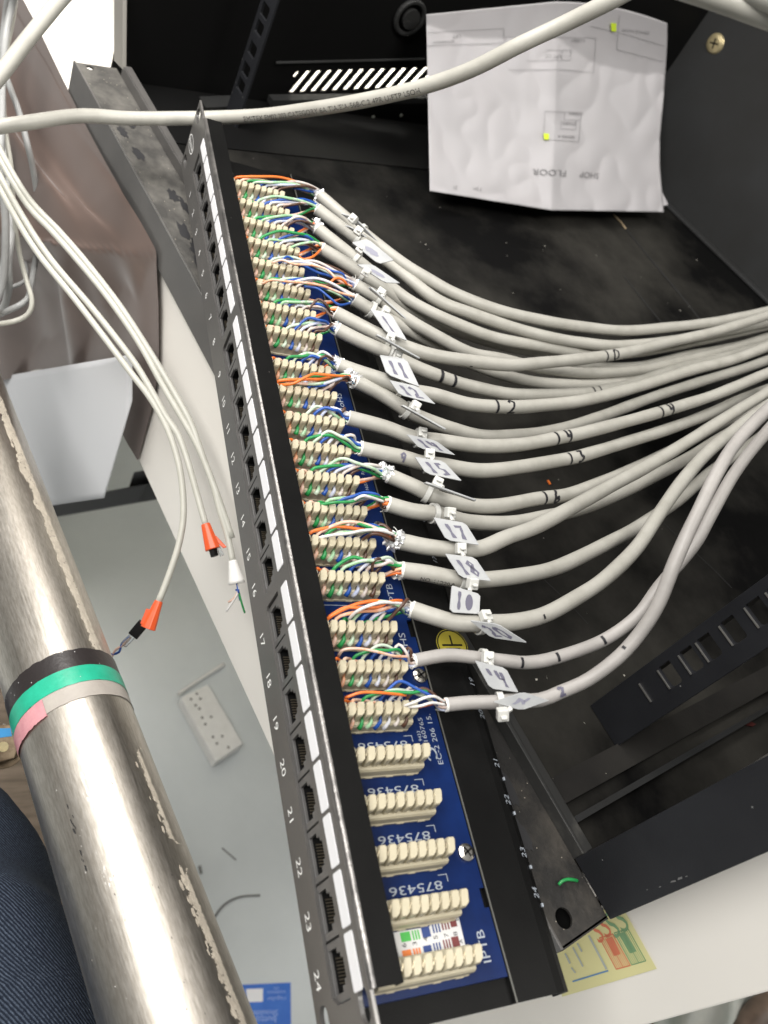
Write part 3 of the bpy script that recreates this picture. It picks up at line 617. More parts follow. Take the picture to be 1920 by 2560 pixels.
put_text(wc['tx'], 'B', 1.5, (454.6, 46.1, Z9+.03), (-1, 0, 0), (0, -1, 0)); put_text(wc['tx'], 'A', 1.4, (461.5, 45.6, Z9+.03), (-1, 0, 0), (0, -1, 0))
for kk, mm in [('gn', 'green_print2'), ('or', 'orange_print'), ('nv', 'navy_print'), ('br', 'brown_print'), ('tx', 'marker')]: wc[kk].build({'gn': 'green_code', 'or': 'orange_code', 'nv': 'blue_code', 'br': 'brown_code', 'tx': 'code_letters'}[kk], mm, wl)
# screws
for px, py in [(1167, 2130), (1051, 1688), (949, 1317)]:
    c = atz(px, py, PZ+1); c.y = min(c.y, 57.3)
    s1 = MB().disc((c.x, c.y, PZ), up, 3.3, 1.0, 24, 3.1).disc((c.x, c.y, PZ+1.0), up, 3.1, .7, 24, 1.9).build('board_screw', 'steel', PP, smooth=False)
    x = MB()
    for a in (.5, .5+math.pi/2):
        d = Vector((math.cos(a), math.sin(a), 0)); e = Vector((-d.y, d.x, 0)); x.box(Vector((c.x, c.y, PZ+1.55))-d*2.0-e*.35, d*4.0, e*.7, (0, 0, .18))
    x.build('cross_recess', M['dark'], s1)

# terminal blocks
YE = 45.3; TPI = 3.76
for k in range(24):
    xb = XB(k); b = MB()
    prof = [(-1.0, PZ), (7.5, PZ), (7.5, PZ+1.2), (7.2, PZ+1.3), (7.1, PZ+5.4), (6.5, PZ+6.5), (-.4, PZ+6.5), (-1.0, PZ+5.6)]
    b.prism([(xb+a, 9.0, z) for a, z in prof], (0, YE-9.0-.4, 0))
    for j in range(4): b.wbox(xb+7.15, xb+7.75, 14+j*8.6, 17+j*8.6, PZ+.1, PZ+1.0)
    bo = b.build('terminal_block', 'cream', PP, bevel=.25)
    th = MB(); ct = MB()
    for j in range(10):
        y1 = YE-j*TPI; y0 = y1-3.0
        pl_ = [(0, .5), (0, 2.5), (.9, 3.0), (4.6, 3.0), (5.7, 1.9), (5.7, .1), (4.9, 0), (1.1, 0)]
        jt = .18*math.sin(j*5.1+k*2.7); n = len(pl_); lv = []
        for zz_, sc_, sh_ in [(PZ+6.3, .90, .45), (PZ+8.2, 1.0, .10), (PZ+11.6, 1.0, 0), (PZ+12.3, .90, 0)]:
            lv.append([(xb+2.85+(a-2.85)*sc_+(.25 if zz_ < PZ+7 else 0), y0+1.5+(b_-1.5)*sc_-.20*(a-2.85)+sh_+jt*(zz_-PZ-6)/6, zz_+.12*math.sin(j*3.3+k)) for a, b_ in pl_])
        vs = [q for l_ in lv for q in l_]
        th.add(vs, [(l_*n+q, l_*n+(q+1) % n, (l_+1)*n+(q+1) % n, (l_+1)*n+q) for l_ in range(3) for q in range(n)]+[tuple(3*n+q for q in range(n)), tuple(reversed(range(n)))])
        if j < 9:
            c = Vector((xb+2.7, y0-.35, PZ+12.15)); d = Vector((-1.0, .55, .0)).normalized()
            ct.box(c-d*1.15+Vector((-.15, -.2, -3.0)), d*2.3, Vector((.24, .40, 0)), (0, 0, 3.0+.25*((j+k) % 2)))
    th.build('teeth', 'cream', bo)
    ct.build('contacts', 'gold', bo)

# ================================================================== CABLES AND WIRES
def Zc(l): return [atz(*p) for p in l]
# centre lines: (pixel x, pixel y, height) from each cut jacket end to beyond the frame
CB = [
 [(799,489,-9),(868,547,-9),(918,591,-8),(1009,660,-8),(1070,698,-8),(1138,736,-9),(1239,772,-10),(1360,803,-12),(1461,818,-13),(1563,826,-13),(1664,820,-12),(1799,802,-8),(1960,768,0)],
 [(794,524,-9),(878,585,-10),(989,673,-12),(1087,745,-12),(1171,783,-13),(1273,815,-15),(1360,840,-16),(1444,856,-17),(1545,864,-17),(1664,853,-17),(1799,832,-13),(1960,797,-5)],
 [(793,571,-9),(868,632,-10),(969,714,-13),(1036,757,-15),(1138,811,-17),(1239,843,-20),(1360,868,-22),(1470,884,-25),(1560,884,-27),(1700,862,-24),(1820,838,-20),(1960,806,-12)],
 [(804,622,-9),(884,672,-10),(952,716,-13),(1040,782,-22),(1150,830,-26),(1260,862,-28),(1360,884,-30),(1470,915,-32),(1600,915,-32),(1720,890,-28),(1830,868,-24),(1960,835,-16)],
 [(889,713,-9),(952,749,-9),(1003,787,-10),(1070,832,-12),(1171,879,-17),(1255,899,-22),(1360,922,-28),(1470,932,-30),(1600,925,-29),(1720,900,-26),(1840,865,-22),(1960,830,-14)],
 [(886,750,-9),(925,774,-10),(985,806,-13),(1087,862,-21),(1190,910,-26),(1273,944,-30),(1360,957,-33),(1470,962,-35),(1600,950,-34),(1720,922,-30),(1840,888,-26),(1960,850,-18)],
 [(840,783,-9),(901,814,-8),(952,840,-5),(1003,863,-4),(1070,884,-4),(1154,902,-4),(1273,911,-5),(1360,907,-6),(1460,897,-6),(1563,881,-6),(1664,858,-5),(1799,826,1),(1960,775,10)],
 [(844,824,-9),(901,851,-8),(962,882,-7),(1036,915,-9),(1104,944,-11),(1171,964,-14),(1273,984,-18),(1360,988,-22),(1478,981,-25),(1580,958,-27),(1700,920,-25),(1820,888,-20),(1960,848,-12)],
 [(846,912,-9),(901,932,-7),(969,956,-5),(1020,972,-4),(1087,990,-4),(1171,1008,-5),(1273,1018,-6),(1360,1014,-7),(1461,1000,-7),(1596,966,-6),(1731,926,-2),(1840,895,2),(1960,850,8)],
 [(889,953,-9),(950,985,-10),(1003,1015,-10),(1035,1036,-11),(1119,1071,-14),(1200,1087,-19),(1290,1091,-25),(1390,1075,-29),(1500,1040,-31),(1640,992,-30),(1760,952,-26),(1860,920,-20),(1960,886,-14)],
 [(872,1045,-9),(962,1069,-7),(1031,1090,-5),(1103,1105,-4),(1204,1114,-5),(1305,1111,-6),(1406,1094,-7),(1461,1079,-7),(1596,1046,-6),(1697,1018,-4),(1799,980,0),(1960,915,8)],
 [(901,1121,-9),(1001,1142,-7),(1050,1155,-6),(1103,1165,-5),(1204,1174,-7),(1305,1168,-9),(1400,1150,-12),(1460,1137,-13),(1563,1108,-14),(1664,1074,-14),(1765,1036,-12),(1866,996,-9),(1960,958,-6)],
 [(972,1189,-9),(1035,1216,-8),(1103,1249,-7),(1170,1263,-9),(1238,1263,-12),(1339,1250,-17),(1427,1233,-20),(1512,1203,-23),(1600,1165,-25),(1700,1115,-24),(1800,1063,-20),(1960,985,-14)],
 [(969,1260,-9),(1035,1277,-8),(1103,1289,-8),(1170,1302,-11),(1271,1308,-15),(1373,1292,-20),(1450,1270,-22),(1529,1243,-23),(1630,1194,-21),(1731,1138,-19),(1833,1078,-16),(1960,1010,-10)],
 [(1003,1354,-9),(1069,1368,-6),(1136,1376,-3),(1204,1367,-2),(1271,1346,-2),(1339,1315,-2),(1427,1268,-3),(1529,1217,-3),(1630,1158,-1),(1731,1096,2),(1833,1034,6),(1960,956,12)],
 [(1005,1425,-9),(1069,1436,-6),(1136,1446,-4),(1204,1449,-4),(1305,1441,-7),(1396,1413,-10),(1511,1365,-15),(1600,1315,-18),(1690,1250,-20),(1780,1180,-20),(1870,1115,-16),(1960,1052,-12)],
 [(1030,1524,-9),(1087,1543,-6),(1145,1556,-4),(1217,1559,-3),(1289,1554,-3),(1362,1536,-3),(1434,1500,-2),(1511,1446,-1),(1589,1372,1),(1640,1300,3),(1697,1213,6),(1765,1135,10),(1850,1065,13),(1960,985,16)],
 [(1034,1652,-10),(1116,1638,-7),(1188,1643,-4),(1260,1653,-3),(1318,1655,-3),(1388,1645,-1),(1504,1603,6),(1589,1542,16),(1647,1470,27),(1704,1400,38),(1743,1348,46),(1782,1282,54),(1833,1188,62),(1890,1110,70),(1970,1020,78)],
 [(1115,1762,-10),(1174,1755,-7),(1231,1756,-3),(1289,1752,0),(1350,1748,3),(1400,1732,7),(1473,1697,14),(1550,1639,25),(1608,1573,36),(1647,1503,46),(1685,1415,57),(1716,1342,65),(1745,1276,71),(1799,1172,79),(1860,1085,86),(1970,975,94)],
]
# which wires show, and how the row is dressed: foil amount, bare length
FOIL = {0: 1, 1: .6, 2: 1, 4: .8, 5: 1, 7: 1, 8: .8, 9: 1.6, 12: 1.3, 14: 1.7, 15: 1.1, 16: .5, 11: .25, 13: .25}
ORD = ['first', 'second', 'third', 'fourth', 'fifth', 'sixth', 'seventh', 'eighth', 'ninth', 'tenth', 'eleventh', 'twelfth', 'thirteenth', 'fourteenth', 'fifteenth', 'sixteenth', 'seventeenth', 'eighteenth', 'nineteenth']
SEQ = ['n', 'wn', 'wb', 'b', 'wg', 'g', 'wo', 'o']
SEQN = ['brown', 'white_brown', 'white_blue', 'blue', 'white_green', 'green', 'white_orange', 'orange']
EXTRA = {6: 'its jacket unmarked below the cable inked 10', 9: 'long orange wire and a big wad of foil', }
PATH = []
for i, c in enumerate(CB):
    base = Zc(c)
    r_ = 3.62 if i < 17 else 2.75
    name_ = ['topmost of the fan, beside the paper', 'second from the top of the fan', 'third from the top of the fan', 'fourth from the top, with orange and green wires looped into its end',
             'fifth from the top, orange wire looping at its cut end', 'sixth from the top, blue foil at its cut end', 'seventh from the top, marked 10 in black ink farther along', 'eighth from the top, marked 11 in ink',
             'ninth from the top, marked 12 in black ink', 'tenth from the top, big silver foil wad and long orange wire', 'eleventh from the top, marked 14 twice in black ink', 'twelfth from the top, marked 13, with a 9 near its tag',
             'thirteenth from the top, marked 16, foil wad at its end', 'fourteenth from the top, green and white wires curling at its end', 'fifteenth from the top, large foil wad beside a board screw',
             'sixteenth from the top, small print along its lower side', 'seventeenth from the top, orange and blue wires fanned from its end', 'thinner and warmer grey, second lowest, with black tick marks', 'lowest and thinner, ending nearest the bare terminal blocks'][i]
    t = thing('network_cable', 'grey network cable, '+name_, 'cable', base[0], 'network cables fanned out from the patch panel')
    base = [b_ if q in (0, len(base)-1) else b_+Vector((math.sin(q*2.3+i), math.cos(q*1.7+i*2), math.sin(q*3.1+i)*.6))*(.55 if i < 16 else .25) for q, b_ in enumerate(base)]
    pts = spline(base, 3.0); PATH.append(pts)
    cm = 'cable' if i < 17 else 'cable_thin'
    MB().tube(pts, r_, 18, cap=False, wob=.034, seed=i).build('sheath', cm, t, smooth=True)
    # cut end: pale ring and dark inside
    p, tg, nn, bb, _ = frames(pts)[0]; ring = []
    rg = MB(); n = 18
    for k in range(n):
        a = 2*math.pi*k/n; jag = .5*math.sin(3*a+i)+.25*math.sin(7*a)
        ring.append((p+(nn*math.cos(a)+bb*math.sin(a))*(r_+.05)-tg*(.3+max(0, jag)), p+(nn*math.cos(a)+bb*math.sin(a))*(r_-.75)-tg*(.2+max(0, jag)), p+(nn*math.cos(a)+bb*math.sin(a))*(r_-.8)+tg*6, p+(nn*math.cos(a)+bb*math.sin(a))*(r_+.05)+tg*.6))
    vs = [q for rr in ring for q in rr]
    rg.add(vs, [(k*4+j, ((k+1) % n)*4+j, ((k+1) % n)*4+j+1, k*4+j+1) for k in range(n) for j in (0, 1)]+[(k*4+3, ((k+1) % n)*4+3, ((k+1) % n)*4, k*4) for k in range(n)])
    rg.build('cut_edge', 'rim', t, smooth=False)
    # frayed pull threads and slivers at the cut
    rnd = random.Random(70+i); fy = MB()
    for q in range(2+i % 3):
        a = rnd.uniform(0, 6.28); s0 = p+(nn*math.cos(a)+bb*math.sin(a))*r_*.9; P_ = [s0+tg*1.5, s0-tg*.8]
        for _ in range(3): P_.append(P_[-1]-tg*rnd.uniform(.3, 1.4)+Vector((rnd.uniform(-1, 1), rnd.uniform(-1, 1), rnd.uniform(-.4, 1)))*1.0)
        fy.tube(spline(P_, .8), .16, 5)
    fy.build('frayed_thread', 'rim', t)
    # foil
    if i in FOIL:
        fa = FOIL[i]; rnd = random.Random(40+i); fo = MB()
        for q in range(1 if fa < 1.2 else 2):
            bmt = bmesh.new(); bmesh.ops.create_icosphere(bmt, subdivisions=3, radius=1.0); rr0 = r_*(.62+.22*fa)
            side_ = (nn*rnd.uniform(-1, 1)+bb*rnd.uniform(-1, 1))*r_*.35
            cn = p-tg*(.8+1.5*fa*q+rnd.uniform(0, .8))+side_
            for v in bmt.verts:
                k_2 = .72+.5*abs(noise.noise(v.co*2.3+Vector((i*3.1, q*5.0, 1.7))))*2+.22*rnd.uniform(-1, 1); v.co = cn+v.co*rr0*k_2*(1 if fa > .5 else .7)
            idx = {v: n_ for n_, v in enumerate(bmt.verts)}; fo.add([v.co.copy() for v in bmt.verts], [tuple(idx[v] for v in f.verts) for f in bmt.faces]); bmt.free()
        fo.build('foil_wad', 'foil', t)
        if i in (4, 5, 0, 9, 12, 15, 7):
            fb = MB()
            for q in range(3):
                c0 = p-tg*rnd.uniform(0, 2.)+(nn*rnd.uniform(-1, 1)+bb*rnd.uniform(-1, 1))*r_*.8
                fb.add([c0+Vector((rnd.uniform(-1.2, 1.2), rnd.uniform(-1.2, 1.2), rnd.uniform(-1.2, 1.2))) for _ in range(4)], [(0, 1, 2), (0, 2, 3), (1, 2, 3)])
            fb.build('blue_foil_strip', 'foil_blue', t)
    # eight wires: from inside the sheath, along the far side of the block, down into their slot, tail out of the near side
    xb = XB(i); rnd = random.Random(900+i); ph = rnd.uniform(0, 6)
    sag = p.y-YE
    for j in range(8):
        colr = SEQ[j]; yg = YE-j*TPI-3.0-.38
        a = ph+j*.785*1.0; st = p+tg*3+(nn*math.cos(a)+bb*math.sin(a))*(r_*.55)
        mo = p-tg*2.2+(nn*math.cos(a+.4)+bb*math.sin(a+.4))*(r_*.60)
        P_ = [st, mo]
        far = xb-1.8-rnd.uniform(0, 3.4); arch = rnd.uniform(-.4, 2.4); low = (j in (6, 7) and i not in (0, 9, 14, 16)) or (j == 5 and i % 3 == 1)
        if low: far = xb-1.9-rnd.uniform(0, .5); arch = -1.2
        y_start = mo.y
        # travel leftward (towards the flange) with a gentle weave
        tgt = Vector((xb-1.7, yg+rnd.uniform(.5, 2.), PZ+(9.2 if low else 11.6)+rnd.uniform(0, .9)))
        nmid = 2 if j < 3 else 3
        for q in range(1, nmid+1):
            f = q/(nmid+1); m_ = mo.lerp(tgt, f)
            m_.x = mo.x+(far-mo.x)*min(1, f*1.35)+math.sin(ph+j*2.1+q*1.9)*1.0; m_.z = (PZ+3.4+(7-j)*.8) if low else max(PZ+9+((j*7+i) % 5)*.9, m_.z)+arch*math.sin(f*math.pi)*1.6+rnd.uniform(-.5, .5)+1.2
            P_.append(m_)
        P_.append(tgt)
        P_.append(Vector((xb-.4, yg+.05, PZ+10.0))); P_.append(Vector((xb+1.6, yg, PZ+8.6))); P_.append(Vector((xb+4.0, yg, PZ+8.0)))
        P_.append(Vector((xb+6.3, yg-.3, PZ+7.2)))
        tl = rnd.uniform(1.5, 3.2); P_.append(Vector((xb+7.4+rnd.uniform(-.2, .5), yg-.9-rnd.uniform(0, .8), PZ+7.3-tl)))
        wr = .76 if i < 17 else .62
        w_ = MB().tube(spline(P_, 1.2), lambda tt, wr=wr: wr*(1.0 if tt < .93 else 1.0+.55*(tt-.93)/.07), 8)
        w_.build('wire', 'w_'+(colr if colr in WIREC else 'w'), t, smooth=True)
# two showy loops seen in the photograph belong to rows four, five and ten
def loose(i, colr, pts, r=.68):
    o = [x for x in bpy.data.objects if x.name.startswith('network_cable')]; o.sort(key=lambda x: x.name)
    MB().tube(spline([atz(*q) for q in pts], 1.2), r, 8).build('wire', 'w_'+colr, o[i], smooth=True)
loose(3, 'o', [(803, 622, -8), (790, 636, -6), (775, 645, -6), (757, 648, -8), (747, 641, -11)])
loose(3, 'wg', [(803, 615, -6), (790, 606, -4), (765, 607, -4), (740, 613, -6), (722, 622, -9)])
loose(4, 'b', [(700, 661, -9), (706, 650, -6), (718, 642, -5), (731, 648, -6), (735, 660, -9)])
loose(4, 'b', [(868, 702, -8), (855, 684, -5), (825, 676, -5), (800, 664, -7)])
loose(4, 'wo', [(880, 716, -7), (845, 700, -5), (818, 675, -4), (780, 663, -4), (735, 660, -4), (705, 650, -5), (680, 657, -8)])
loose(4, 'o', [(868, 712, -6), (855, 698, -4), (838, 696, -4), (820, 712, -7)])
loose(5, 'b', [(876, 758, -8), (848, 762, -5), (825, 745, -4), (795, 722, -4), (760, 716, -6)])
loose(5, 'wo', [(886, 742, -6), (850, 732, -4), (810, 716, -3), (770, 708, -3), (720, 704, -3), (680, 700, -4), (655, 710, -8)])
loose(9, 'o', [(876, 941, -5), (845, 940, -2), (812, 937, -1), (785, 935, -1), (760, 945, -2), (730, 960, -5), (697, 962, -9)])
loose(16, 'o', [(1005, 1502, -5), (985, 1502, -2), (965, 1508, -2), (945, 1518, -3), (900, 1520, -4), (860, 1520, -6), (822, 1542, -9)])
loose(16, 'w', [(1010, 1510, -4), (960, 1506, -1), (920, 1515, -1), (890, 1530, -4), (872, 1548, -9)])
loose(17, 'wo', [(1025, 1642, -7), (985, 1640, -4), (945, 1630, -3), (900, 1622, -3), (860, 1624, -4), (846, 1640, -9)], .56)
loose(18, 'w', [(1112, 1755, -6), (1085, 1741, -3), (1060, 1745, -3), (1035, 1756, -5), (1010, 1765, -8)], .56)
loose(18, 'w', [(1112, 1762, -5), (1080, 1757, -4), (1050, 1765, -5), (1020, 1768, -8)], .56)
loose(18, 'o', [(1015, 1738, -6), (985, 1735, -4), (940, 1731, -3), (900, 1732, -4), (862, 1745, -7)], .56)
loose(13, 'g', [(960, 1248, -6), (930, 1240, -3), (905, 1243, -3), (880, 1254, -4), (840, 1256, -5), (798, 1262, -9)])
loose(13, 'w', [(958, 1254, -5), (925, 1243, -2), (905, 1240, -1), (885, 1252, -4), (878, 1266, -9)])
loose(14, 'w', [(985, 1336, -4), (950, 1326, -2), (910, 1326, -2), (870, 1334, -3), (830, 1338, -5), (796, 1345, -9)])
loose(14, 'n', [(980, 1350, -5), (955, 1338, -3), (930, 1335, -3), (905, 1350, -8)])
loose(15, 'n', [(960, 1402, -5), (945, 1397, -3), (933, 1405, -4), (930, 1430, -9)])
loose(8, 'n', [(832, 898, -5), (815, 890, -2), (802, 896, -3), (795, 914, -8)])

# ink on the cables
def cable_mark(i, px, py, txt, h, wd, m='marker', adv=.95, obj=None, path=None, r=None, flipup=1, up_off=0.0):
    pts = path or PATH[i]; r = r or (3.62 if i < 17 else 2.75); fr = frames(pts)
    best = min(range(len(fr)), key=lambda k: ((proj(fr[k][0])[0]-px)**2+(proj(fr[k][0])[1]-py)**2)); L0 = fr[best][4]
    def fn(a, b):
        L = L0+a
        k = min(range(len(fr)), key=lambda q: abs(fr[q][4]-L)); p, tg = fr[k][0], fr[k][1]; p = p+tg*(L-fr[k][4])
        vw = (CC-p); vw = (vw-tg*vw.dot(tg)).normalized(); upv = vw.cross(tg)*flipup; th = (b+up_off)/r
        return p+(vw*math.cos(th)+upv*math.sin(th))*(r*1.022+.10)
    mb = MB(); n = len(txt); x = -n*adv*h/2
    for ch in txt:
        for st in HAND.get(ch, []): ribbon(mb, [((u-.5)*h*.7+x+h*adv/2, (v-.5)*h) for u, v in st], wd, fn)
        x += h*adv
    return mb, m
def proj(p):
    c = RM @ p + TT; return (960+FPX*c[0]/c[2], 1280+FPX*c[1]/c[2])
cobj = sorted([x for x in bpy.data.objects if x.name.startswith('network_cable')], key=lambda x: x.name)
MK = 1.7
for i, px, py, txt, h, wd, m in [(6, 1518, 889, '10', 4.6, .9, 'marker'), (7, 1110, 944, '11', 4.5, 1.3, 'marker'), (8, 1250, 1014, '12', 5.0, 1.0, 'marker'), (7, 1485, 980, '11', 3.6, 1.0, 'marker'),
        (10, 1400, 1095, '14', 5.0, 1.2, 'marker'), (10, 1662, 1030, '14', 5.0, 1.2, 'marker'), (11, 1433, 1143, '13', 4.4, 1.1, 'marker'), (11, 1012, 1146, '9', 4.4, .7, 'marker_blue'),
        (12, 1370, 1243, '16', 4.8, 1.2, 'marker'), (17, 1292, 1655, '1', 4.6, .9, 'marker'), (17, 1388, 1645, '1', 4.0, .9, 'marker'), (17, 1504, 1603, '1', 4.0, .9, 'marker'),
        (18, 1410, 1730, '2', 3.8, .8, 'marker_blue'), (18, 1560, 1630, "'", 4.0, .8, 'marker'), (16, 1348, 1545, "'", 5.0, .8, 'marker'), (6, 1170, 892, "-", 3.5, .6, 'marker')]:
    off = {(6, "-"): -3.0, (16, "'"): -2.2, (7, '11'): .6}.get((i, txt), 0)
    mb, mm = cable_mark(i, px, py, txt, h*(1.0 if len(txt) < 2 else MK), wd*1.6, m, up_off=off, adv=1.15); mb.build('ink_mark', mm, cobj[i])
# printing on cable sixteen
def cable_print(path, r, px, py, txt, h, up_off, sx=1.0):
    fr = frames(path); best = min(range(len(fr)), key=lambda k: ((proj(fr[k][0])[0]-px)**2+(proj(fr[k][0])[1]-py)**2)); L0 = fr[best][4]
    vs, fs = text2d(txt); out = []
    for x, y in vs:
        L = L0+x*h*sx; k = min(range(len(fr)), key=lambda q: abs(fr[q][4]-L)); p, tg = fr[k][0], fr[k][1]; p = p+tg*(L-fr[k][4])
        vw = (CC-p); vw = (vw-tg*vw.dot(tg)).normalized(); upv = vw.cross(tg); th = (y*h+up_off)/r
        out.append(p+(vw*math.cos(th)+upv*math.sin(th))*(r*1.022+.08))
    return MB().add(out, fs)
cable_print(PATH[15], 3.62, 1090, 1440, '.NO.:112208 ', 2.0, -3.0).build('sheath_print', 'marker', cobj[15])

# ================================================================== MARKER TIES
def zA(x, y): return (800+x/2.9625, 480+y/2.9625)
def zB(x, y): return (900+x/2.9625, 1000+y/2.9625)
def zC(x, y): return (1000+x/3.456, 1500+y/3.456)
TG = [  # zoom map, plate corners (a, b, c, d) with heights, head centre, digits, ink, strap cable
 (zA, [(150,160,-2),(250,185,1),(430,372,1),(330,300,-5)], (245,200), '', 'marker_blue', 0, 'small translucent tag, topmost, edge on and unmarked'),
 (zA, [(185,252,-2),(225,262,0),(345,340,0),(300,330,-4)], (285,290), '', 'marker_blue', 1, 'small translucent tag, second from the top, half hidden behind the smudged one'),
 (zA, [(235,372,2),(355,345,6),(548,505,6),(432,532,1)], (300,425), 'S', 'marker_smear', 2, 'diamond shaped tag, third from the top, with one round blue smudge'),
 (zA, [(275,535,2),(390,535,4),(595,675,4),(480,670,1)], (340,592), 'S', 'marker_smear', 3, 'narrow tag, fourth from the top, with a dark oval smudge'),
 (zA, [(355,715,1),(378,712,7),(634,942,7),(605,925,1)], (450,745), '', 'marker_blue', 4, 'blank tag seen edge on, fifth from the top'),
 (zA, [(368,862,0),(530,905,3),(648,1102,2),(490,1040,-2)], (485,880), '1', 'marker_blue', 5, 'tag, sixth from the top, with a single slanted ink stroke'),
 (zA, [(408,1068,2),(420,1060,8),(737,1236,8),(724,1240,2)], (525,1072), '', 'marker_blue', 6, 'blank tag seen edge on, seventh from the top'),
 (zA, [(442,1205,0),(640,1235,4),(738,1442,3),(495,1348,-1)], (572,1205), '11', 'marker_blue', 7, 'tag handwritten 11: eleven, on the eighth cable from the top'),
 (zA, [(513,1392,2),(720,1438,5),(858,1572,5),(590,1502,0)], (638,1392), '12', 'marker_blue', 8, 'tag handwritten 12: twelve, on the ninth cable from the top'),
 (zB, [(300,48,2),(314,44,8),(633,222,8),(618,226,2)], (408,45), '--', 'marker', 9, 'tag seen edge on just above the one marked 14'),
 (zB, [(342,252,2),(560,300,5),(710,410,5),(440,358,0)], (475,222), '14', 'marker_blue', 10, 'tag handwritten 14: fourteen, on the cable inked 14 twice'),
 (zB, [(405,420,2),(620,452,5),(757,600,5),(490,545,0)], (515,405), '15', 'marker_blue', 11, 'tag handwritten 15: fifteen, on the cable inked 9 and 13'),
 (zB, [(470,622,2),(488,616,8),(858,748,8),(842,754,2)], (572,615), '', 'marker_blue', 12, 'blank tag seen edge on below the one marked 15'),
 (zB, [(543,868,1),(782,910,5),(885,1075,4),(640,1037,-1)], (665,835), '17', 'marker_blue', 13, 'tag handwritten 17: seventeen, just above the board screw'),
 (zB, [(628,1137,1),(852,1165,5),(973,1342,4),(745,1315,-1)], (755,1098), '18', 'marker_blue', 14, 'tag handwritten 18: eighteen, on the cable with the biggest foil wad'),
 (zB, [(682,1372,1),(893,1438,1),(885,1585,-3),(665,1572,-3)], (830,1360), '19', 'marker_blue', 15, 'upright square tag handwritten 19'),
 (zC, [(605,180,1),(850,212,5),(1100,372,5),(790,327,-1)], (755,130), '20', 'marker_blue', 16, 'tag handwritten 20 over the yellow earth sticker'),
 (zC, [(645,522,0),(915,590,4),(1025,800,3),(778,765,-3)], (775,490), "'4", 'marker_blue', 17, 'tag handwritten 4 on the second lowest cable'),
 (zC, [(805,882,2),(1065,795,6),(1293,868,6),(1050,955,2)], (885,985), '7', 'marker_smear', 18, 'white kite shaped tag with a blurred blue stroke on the lowest cable'),
]
for i, (zf, q, hd, dg, ink, ci, lab) in enumerate(TG):
    C4 = [atz(*zf(a, b), z+3.0) for a, b, z in q]
    pn_ = (C4[1]-C4[0]).cross(C4[3]-C4[0]).normalized(); rr_ = ray(*zf(q[2][0], q[2][1])); C4[2] = CC+rr_*((C4[0]-CC).dot(pn_)/rr_.dot(pn_))
    ctr = sum(C4, Vector())/4; hp = atz(*zf(*hd), 3.5)
    t = thing('marker_tie', 'white nylon '+lab if lab.startswith(('tag', 'small', 'diamond', 'narrow', 'blank', 'upright')) else lab, 'cable tag', ctr, 'white marker ties on the cables')
    nrm = (C4[1]-C4[0]).cross(C4[3]-C4[0]).normalized()
    if nrm.dot(CC-ctr) < 0: nrm = -nrm
    # bevelled corner at two of the points as on the real flags
    def lerp(a, b, f): return a+(b-a)*f
    loop = [lerp(C4[0], C4[1], .03), lerp(C4[0], C4[1], .90), lerp(C4[1], C4[2], .10), lerp(C4[1], C4[2], .97), lerp(C4[2], C4[3], .04), lerp(C4[2], C4[3], .88), lerp(C4[3], C4[0], .12), lerp(C4[3], C4[0], .97)]
    pl = MB().prism(loop, -nrm*.75).build('tag_plate', 'tag', t, bevel=.15)
    if dg:
        mb = MB()
        def fn(a, b):  # a along the row, b upwards across the plate
            lo = lerp(C4[3], C4[2], a); hi = lerp(C4[0], C4[1], a); return lerp(lo, hi, b)+nrm*.12
        if dg == 'S':
            n = 16; pts = [fn(.42+.20*math.cos(2*math.pi*k/n)*(1+.2*math.sin(3*k)), .5+.24*math.sin(2*math.pi*k/n)) for k in range(n)]; mb.add(pts, [tuple(range(n))])
        elif i == 15:
            for st in [[(.28, .85), (.28, .12)]]: ribbon(mb, st, .11, fn)
            n = 16; mb.add([fn(.62+.13*math.cos(2*math.pi*k/n), .48+.36*math.sin(2*math.pi*k/n)) for k in range(n)], [tuple(range(n))])
        elif i == 18:
            ribbon(mb, [(.2, .5), (.4, .55), (.62, .75), (.5, .45), (.35, .3)], .11, fn); ribbon(mb, [(.5, .42), (.8, .55)], .1, fn)
        else:
            n = len(dg); x0_ = .18; wdt = .66/n
            for ch in dg:
                for st in HAND.get(ch, []): ribbon(mb, [(x0_+u*wdt*.82, .16+v*.62) for u, v in st], .125 if n > 1 else .13, fn)
                x0_ += wdt
        mb.build('handwritten_mark', ink, pl)
    # ratchet head with the cut tail stub
    fr = frames(PATH[ci]); kx = min(range(len(fr)), key=lambda k: (fr[k][0]-hp).length); p, tg = fr[kx][0], fr[kx][1]
    r_ = 3.62 if ci < 17 else 2.75
    vw = hp-p; vw = (vw-tg*vw.dot(tg)); vw = vw.normalized() if vw.length > .5 else up; sd = tg.cross(vw)
    hc = p+vw*(r_+1.8) if (hp-p).length < 9 else hp
    hm = MB().box(hc-tg*2.2-sd*2.4-vw*1.6, tg*4.4, sd*4.8, vw*3.6); hm.box(hc-tg*1.2-sd*.6+vw*2.0, tg*2.4, sd*1.2, vw*1.6+sd*.4)
    hm.build('tie_head', 'tie', t, bevel=.5)
    lp = MB(); n = 28; P_ = []
    for k in range(n+1):
        a = 2*math.pi*k/n; P_.append((p+(vw*math.cos(a)+sd*math.sin(a))*(r_+.25), (vw*math.cos(a)+sd*math.sin(a))))
    vs = []
    for q_, dr in P_: vs += [q_-tg*1.2, q_+tg*1.2, q_+tg*1.2+dr*.9, q_-tg*1.2+dr*.9]
    lp.add(vs, [(k*4+j, k*4+(j+1) % 4, (k+1)*4+(j+1) % 4, (k+1)*4+j) for k in range(n) for j in range(4)]); lp.build('tie_strap', 'tie', t)
